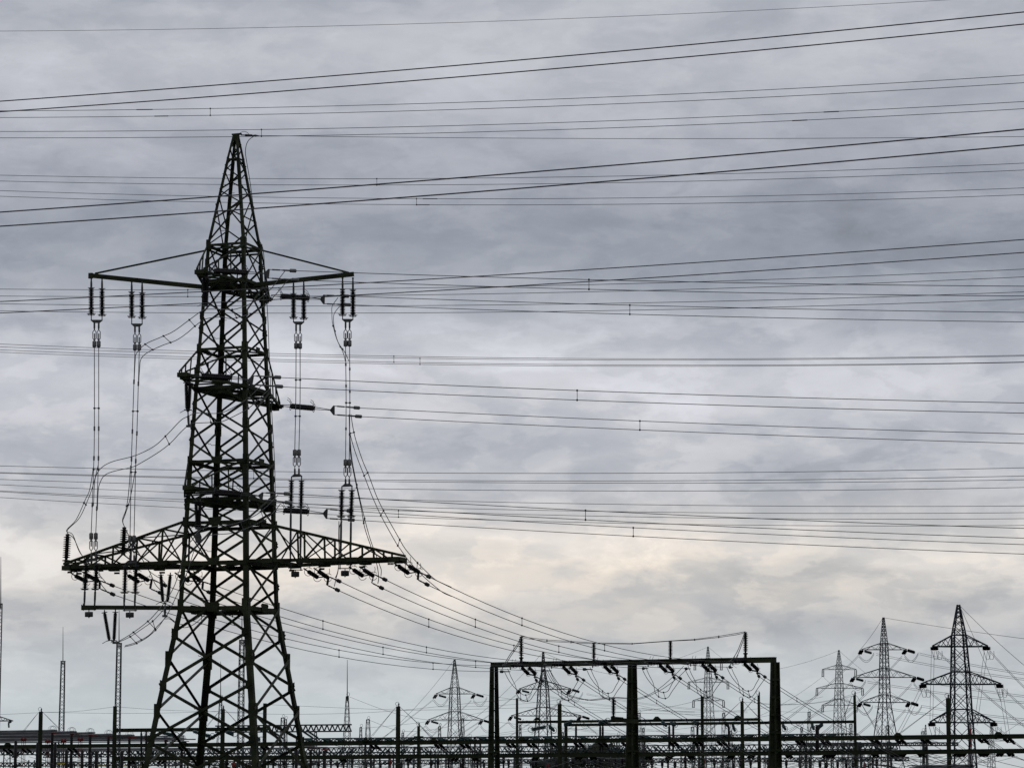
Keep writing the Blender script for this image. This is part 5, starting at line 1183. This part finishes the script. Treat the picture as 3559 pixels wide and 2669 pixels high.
# conductors of the far pylons
GF2 = 'conductors of the distant pylons'
def far_line(label, a, b, sag, Y0, Y1, o=6, r=.045, twin=True, ou=None):
    ps = []
    for k in ((0, 1) if twin else (0,)):
        pts = []
        for j in range(13):
            f = j / 12.; u = a[0] + (b[0] - a[0]) * f + (ou or 0) * k; v = a[1] + (b[1] - a[1]) * f + 4 * sag * f * (1 - f) + o * k
            pts.append(P(u, v, 1 / (1 / Y0 + (1 / Y1 - 1 / Y0) * f)))
        ps.append(pts)
    bundle('far_conductor', label, ps, r, (), GF2)
fl = [('thin wires running right from the upper right end of the splay legged distant pylon', (3196, 2268), (3700, 2356), 8, 500, 380),
      ('thin wires running right from the upper left end of the splay legged distant pylon', (3045, 2270), (3700, 2372), 10, 500, 380),
      ('thin wires running right from the middle right end of the splay legged distant pylon', (3216, 2364), (3700, 2430), 6, 500, 380),
      ('thin wires running right from the middle left end of the splay legged distant pylon', (3015, 2366), (3700, 2450), 8, 500, 380),
      ('thin wires running right from the lower right end of the splay legged distant pylon', (3202, 2450), (3700, 2508), 6, 500, 380),
      ('thin wires running right from the lower left end of the splay legged distant pylon', (3040, 2452), (3700, 2523), 8, 500, 380),
      ('thin wires falling left from the upper left end of the splay legged distant pylon', (2984, 2275), (2640, 2560), 18, 500, 420),
      ('thin wires falling left from the upper right end of the splay legged distant pylon', (3135, 2278), (2790, 2600), 14, 500, 420),
      ('thin wires falling left from the middle left end of the splay legged distant pylon', (2955, 2371), (2690, 2570), 14, 500, 420),
      ('thin wires falling left from the middle right end of the splay legged distant pylon', (3168, 2374), (2900, 2610), 12, 500, 420),
      ('thin wires falling left from the lower left end of the splay legged distant pylon', (2980, 2458), (2760, 2620), 10, 500, 420),
      ('thin wires falling left from the lower right end of the splay legged distant pylon', (3148, 2462), (2960, 2640), 8, 500, 420),
      ('thin wires falling steeply right from the top right end of the rightmost distant pylon', (3441, 2260), (3700, 2510), 10, 420, 330),
      ('thin wires falling steeply right from the middle right end of the rightmost distant pylon', (3488, 2391), (3700, 2570), 6, 420, 330),
      ('thin wires falling steeply right from the bottom right end of the rightmost distant pylon', (3466, 2524), (3640, 2660), 5, 420, 330),
      ('thin wires falling right from the top left end of the rightmost distant pylon', (3262, 2262), (3560, 2520), 8, 420, 340),
      ('thin wires falling right from the middle left end of the rightmost distant pylon', (3222, 2392), (3500, 2610), 8, 420, 340),
      ('thin wires falling right from the bottom left end of the rightmost distant pylon', (3250, 2524), (3430, 2650), 5, 420, 340)]
for lab, a, b, sg, y0, y1 in fl: far_line(lab, a, b, sg, y0, y1, 6, .03)
fv = [('near vertical twin drop wires left of the rightmost distant pylon, from its top crossarm', (3237, 2262), (3232, 2500), 10, 3), ('near vertical twin drop wires right of the rightmost distant pylon, from its top crossarm', (3421, 2262), (3385, 2520), 11, 3),
      ('slanting twin drop wires left of the rightmost distant pylon, from its middle crossarm', (3197, 2392), (3110, 2560), 11, 4), ('twin drop wires right of the rightmost distant pylon, from its middle crossarm', (3472, 2392), (3500, 2560), 11, 2)]
for lab, a, b, ou, sg in fv: far_line(lab, a, b, sg, 420, 410, 0, .028, True, ou)
fs = [('single thin wire from the peak of the splay legged pylon falling right across the sky', (3072, 2146), (3700, 2236), 4, 500, 380), ('single thin wire from the peak of the splay legged pylon falling left', (3068, 2147), (2985, 2262), 6, 500, 480),
      ('single thin wire from the rightmost peak falling right, the flatter one', (3334, 2102), (3700, 2420), 14, 420, 330), ('single thin wire from the rightmost peak falling right, the steeper one', (3334, 2102), (3480, 2440), -6, 420, 380),
      ('faint wire rising from the left to the peak of the pale pylon', (2700, 2325), (2915, 2260), 6, 700, 800), ('faint wire falling right from the peak of the pale pylon right of the gantry', (2916, 2260), (3120, 2420), 6, 800, 900),
      ('faint wire falling left from the peak of the pylon seen through the gantry', (2459, 2248), (2300, 2305), 3, 800, 700), ('faint wire falling right from the peak of the pylon seen through the gantry', (2462, 2248), (2560, 2320), 3, 800, 700),
      ('faint wire falling left from the distant pylon left of the gantry', (1578, 2293), (1300, 2590), 20, 640, 560), ('faint wire falling left from the peak of the wide armed distant pylon', (1886, 2267), (1560, 2560), 20, 620, 520),
      ('faint wire falling right from the peak of the wide armed distant pylon', (1890, 2267), (2140, 2345), 10, 620, 640),
      ('faint wire from the top left insulators of the pale pylon right of the gantry', (2860, 2350), (2560, 2520), 16, 800, 600), ('faint wire from the middle left insulators of the pale pylon right of the gantry', (2838, 2416), (2480, 2560), 22, 800, 600),
      ('faint wire from the bottom left insulators of the pale pylon right of the gantry', (2858, 2474), (2500, 2600), 20, 800, 600), ('faint wire falling right from the top left insulators of the pale pylon', (2860, 2350), (3160, 2600), 10, 800, 900)]
for lab, a, b, sg, y0, y1 in fs: far_line(lab, a, b, sg, y0, y1, 0, .032, False)
fe = [('upper left', (1505, 2430), (1180, 2660)), ('upper right', (1638, 2432), (1380, 2650)), ('lower left', (1480, 2520), (1250, 2665)), ('lower right', (1664, 2520), (1460, 2665))]
for nm, a, b in fe:
    far_line('faint twin wires falling from the %s arm of the pylon left of the gantry' % nm, a, b, 8, 640, 500, 3, .026)
fe = [('upper left', (1795, 2412)), ('upper right', (1978, 2412)), ('lower left', (1768, 2505)), ('lower right', (2012, 2505))]
for nm, a in fe:
    far_line('faint twin wires falling left from the %s end of the wide armed distant pylon' % nm, a, (a[0] - 290, a[1] + 190), 10, 620, 480, 3, .026)
    far_line('faint twin wires running right from the %s end of the wide armed distant pylon' % nm, (a[0] + 60, a[1] - 3), (a[0] + 620, a[1] + 60), 12, 620, 600, 4, .024)
for i, (a, b, sg) in enumerate((((1680, 2412), (2200, 2462), 12), ((1700, 2505), (2300, 2540), 10), ((1520, 2455), (1950, 2430), 8), ((1250, 2530), (1700, 2470), 8), ((2200, 2445), (2640, 2500), 14), ((2230, 2460), (2860, 2420), 30), ((2640, 2445), (3000, 2400), 20), ((2690, 2470), (2990, 2455), 10),
                               ((1640, 2560), (2000, 2500), 4), ((1400, 2590), (1900, 2530), 4), ((1750, 2570), (2150, 2510), 4), ((2290, 2540), (2700, 2480), 5))):
    far_line('faint far wire crossing the sky low between the distant pylons', a, b, sg, 560, 620, 0, .026, False)

# ------------------------------------------------------------------ trees and far roofs
def tree(label, u, v, wpx, hpx, Y, n, seed):
    rnd = random.Random(seed); s = px(Y); top = P(u, v, Y); H = top.z; b = Vector((top.x, Y, 0)); t = thing('tree', label, 'tree', b, 'trees low behind the yard')
    m = MB(); R = wpx * s / 2; m.lathe(b, b + Z * H * .6, [(0, .28), (.5, .2), (1, .12)], 7)
    cl = []
    for i in range(9):
        a = rnd.uniform(0, 6.28); e = b + Vector((math.cos(a) * R * rnd.uniform(.3, .8), math.sin(a) * R * .5, H * rnd.uniform(.5, .92)))
        m.tube([b + Z * H * rnd.uniform(.25, .5), (b + Z * H * .5).lerp(e, .5), e], [.11, .07, .03], 5); cl.append(e)
    m.build('trunk', M['bark'], t); m = MB(); cs = []
    for i in range(70):
        a = rnd.uniform(0, 6.28); rr = rnd.random() ** .5; z = rnd.random()
        x = math.cos(a) * rr * R * (1 - .42 * z * z); y = math.sin(a) * rr * R * .6
        cs.append((b + Vector((x, y, H * (.28 + .70 * z * (1 - .15 * rr)))), R * rnd.uniform(.13, .26)))
    for i in range(n):
        c, r_ = rnd.choice(cs); d = Vector((rnd.gauss(0, 1), rnd.gauss(0, 1), rnd.gauss(0, .8))).normalized() * r_ * rnd.random() ** .4; p = c + d
        a = Vector((rnd.gauss(0, 1), rnd.gauss(0, 1), rnd.gauss(0, 1))).normalized(); q_ = a.orthogonal().normalized(); sz = rnd.uniform(.10, .27)
        m.add([p - a * sz, p + q_ * sz * .6, p + a * sz, p - q_ * sz * .6], [(0, 1, 2, 3)])
    m.build('crown', M['leaf'], t)
tree('broadest dark tree crown, behind the yard beams left of the middle gantry post', 2070, 2576, 260, 110, 450, 9000, 1)
tree('dark tree crown left of the broadest one, behind the thick post', 1975, 2588, 200, 90, 460, 7000, 2)
tree('low dark tree left of the thick post, lower than its neighbours', 1900, 2622, 170, 60, 455, 5000, 3)
tree('dark tree crown partly behind the middle gantry post', 2190, 2598, 210, 90, 452, 7000, 4)
tree('low dark tree seen between the legs of the near pylon', 835, 2646, 120, 60, 470, 4000, 5)
tree('very low dark tree further left inside the near pylon legs', 760, 2652, 110, 50, 475, 3500, 6)
t = thing('hall', 'low hall with a dark bowed roof at the foot of the splay legged pylon', 'building', (P(3050, 2700, 520).x, 520, 0))
m = MB(); a, b = P(3000, 2668, 520), P(3130, 2672, 520); m.beam(Vector((a.x, 526, 0)), Vector((a.x, 526, a.z)), .3) if False else None
m.plate([Vector((a.x, 524, 0)), Vector((b.x, 524, 0)), Vector((b.x, 524, b.z)), Vector((a.x, 524, a.z))], 9, (0, 1, 0)); m.build('wall', M['wall'], t)
m = MB(); rp = [(2996, 2669), (3026, 2656), (3052, 2657), (3085, 2660), (3134, 2672)]
for y in (518.5, 524, 529.5): m.tube([P(u, v, y) for u, v in rp], .16, 5)
for (u0, v0), (u1, v1) in zip(rp, rp[1:]):
    for j in range(5): f = j / 5.; m.beam(P(u0 + (u1 - u0) * f, v0 + (v1 - v0) * f, 518.5), P(u0 + (u1 - u0) * f, v0 + (v1 - v0) * f, 529.5), .12)
    m.plate([P(u0, v0 + 2, 518.6), P(u1, v1 + 2, 518.6), P(u1, v1 + 2, 529.4), P(u0, v0 + 2, 529.4)], .1, Z)
m.build('roof', M['far'], t)
t = thing('hall', 'long plain grey hall roof at the lower edge before the rightmost distant pylon', 'building', (P(3285, 2700, 560).x, 560, 0))
a, b = P(3190, 2663, 560), P(3385, 2660, 560); m = MB(); m.plate([Vector((a.x, 566, 0)), Vector((b.x, 566, 0)), Vector((b.x, 566, b.z)), Vector((a.x, 566, a.z))], 12, (0, 1, 0)); m.build('wall', M['wall'], t)
m = MB(); m.plate([Vector((a.x - .3, 559.6, a.z + .05)), Vector((b.x + .3, 559.6, b.z + .05)), Vector((b.x + .3, 572.4, b.z + .35)), Vector((a.x - .3, 572.4, a.z + .35))], .14, Z); m.build('roof', M['far'], t)
for j in range(6):
    m = MB(); f = (j + .5) / 6; x = a.x + (b.x - a.x) * f; m.beam(Vector((x - .7, 559.9, 1.8)), Vector((x + .7, 559.9, 1.8)), .12, 1.2); m.build('window', M['porc'], t)

# ------------------------------------------------------------------ haze
m = MB(); m.beam(Vector((0, -30, 36)), Vector((0, 1500, 36)), 2400, 74); h_ = m.build('haze', M['far']); tag(h_, kind='stuff')
hm = bpy.data.materials.new('haze_air'); hm.use_nodes = True; t_ = hm.node_tree; t_.nodes.clear()
ov = t_.nodes.new('ShaderNodeOutputMaterial'); pv = t_.nodes.new('ShaderNodeVolumePrincipled')
pv.inputs['Color'].default_value = (.92, .95, 1, 1); pv.inputs['Density'].default_value = .00022; pv.inputs['Anisotropy'].default_value = .3
t_.links.new(pv.outputs[0], ov.inputs['Volume']); h_.data.materials.clear(); h_.data.materials.append(hm)

# ------------------------------------------------------------------ look-alikes are told apart by their place in the row
dup_ = {}
for o in [o for o in SC.objects if o.parent is None and o.get('label')]: dup_.setdefault(o['label'], []).append(o)
def col_of(o):
    p = o.location - cam.location; return p.x / max(1., p.y * CP + p.z * SP)
for lab, os_ in dup_.items():
    if len(os_) < 2: continue
    os_.sort(key=col_of)
    for i, o in enumerate(os_): o['label'] = ordinal(i + 1) + ' ' + lab + ', from the left'
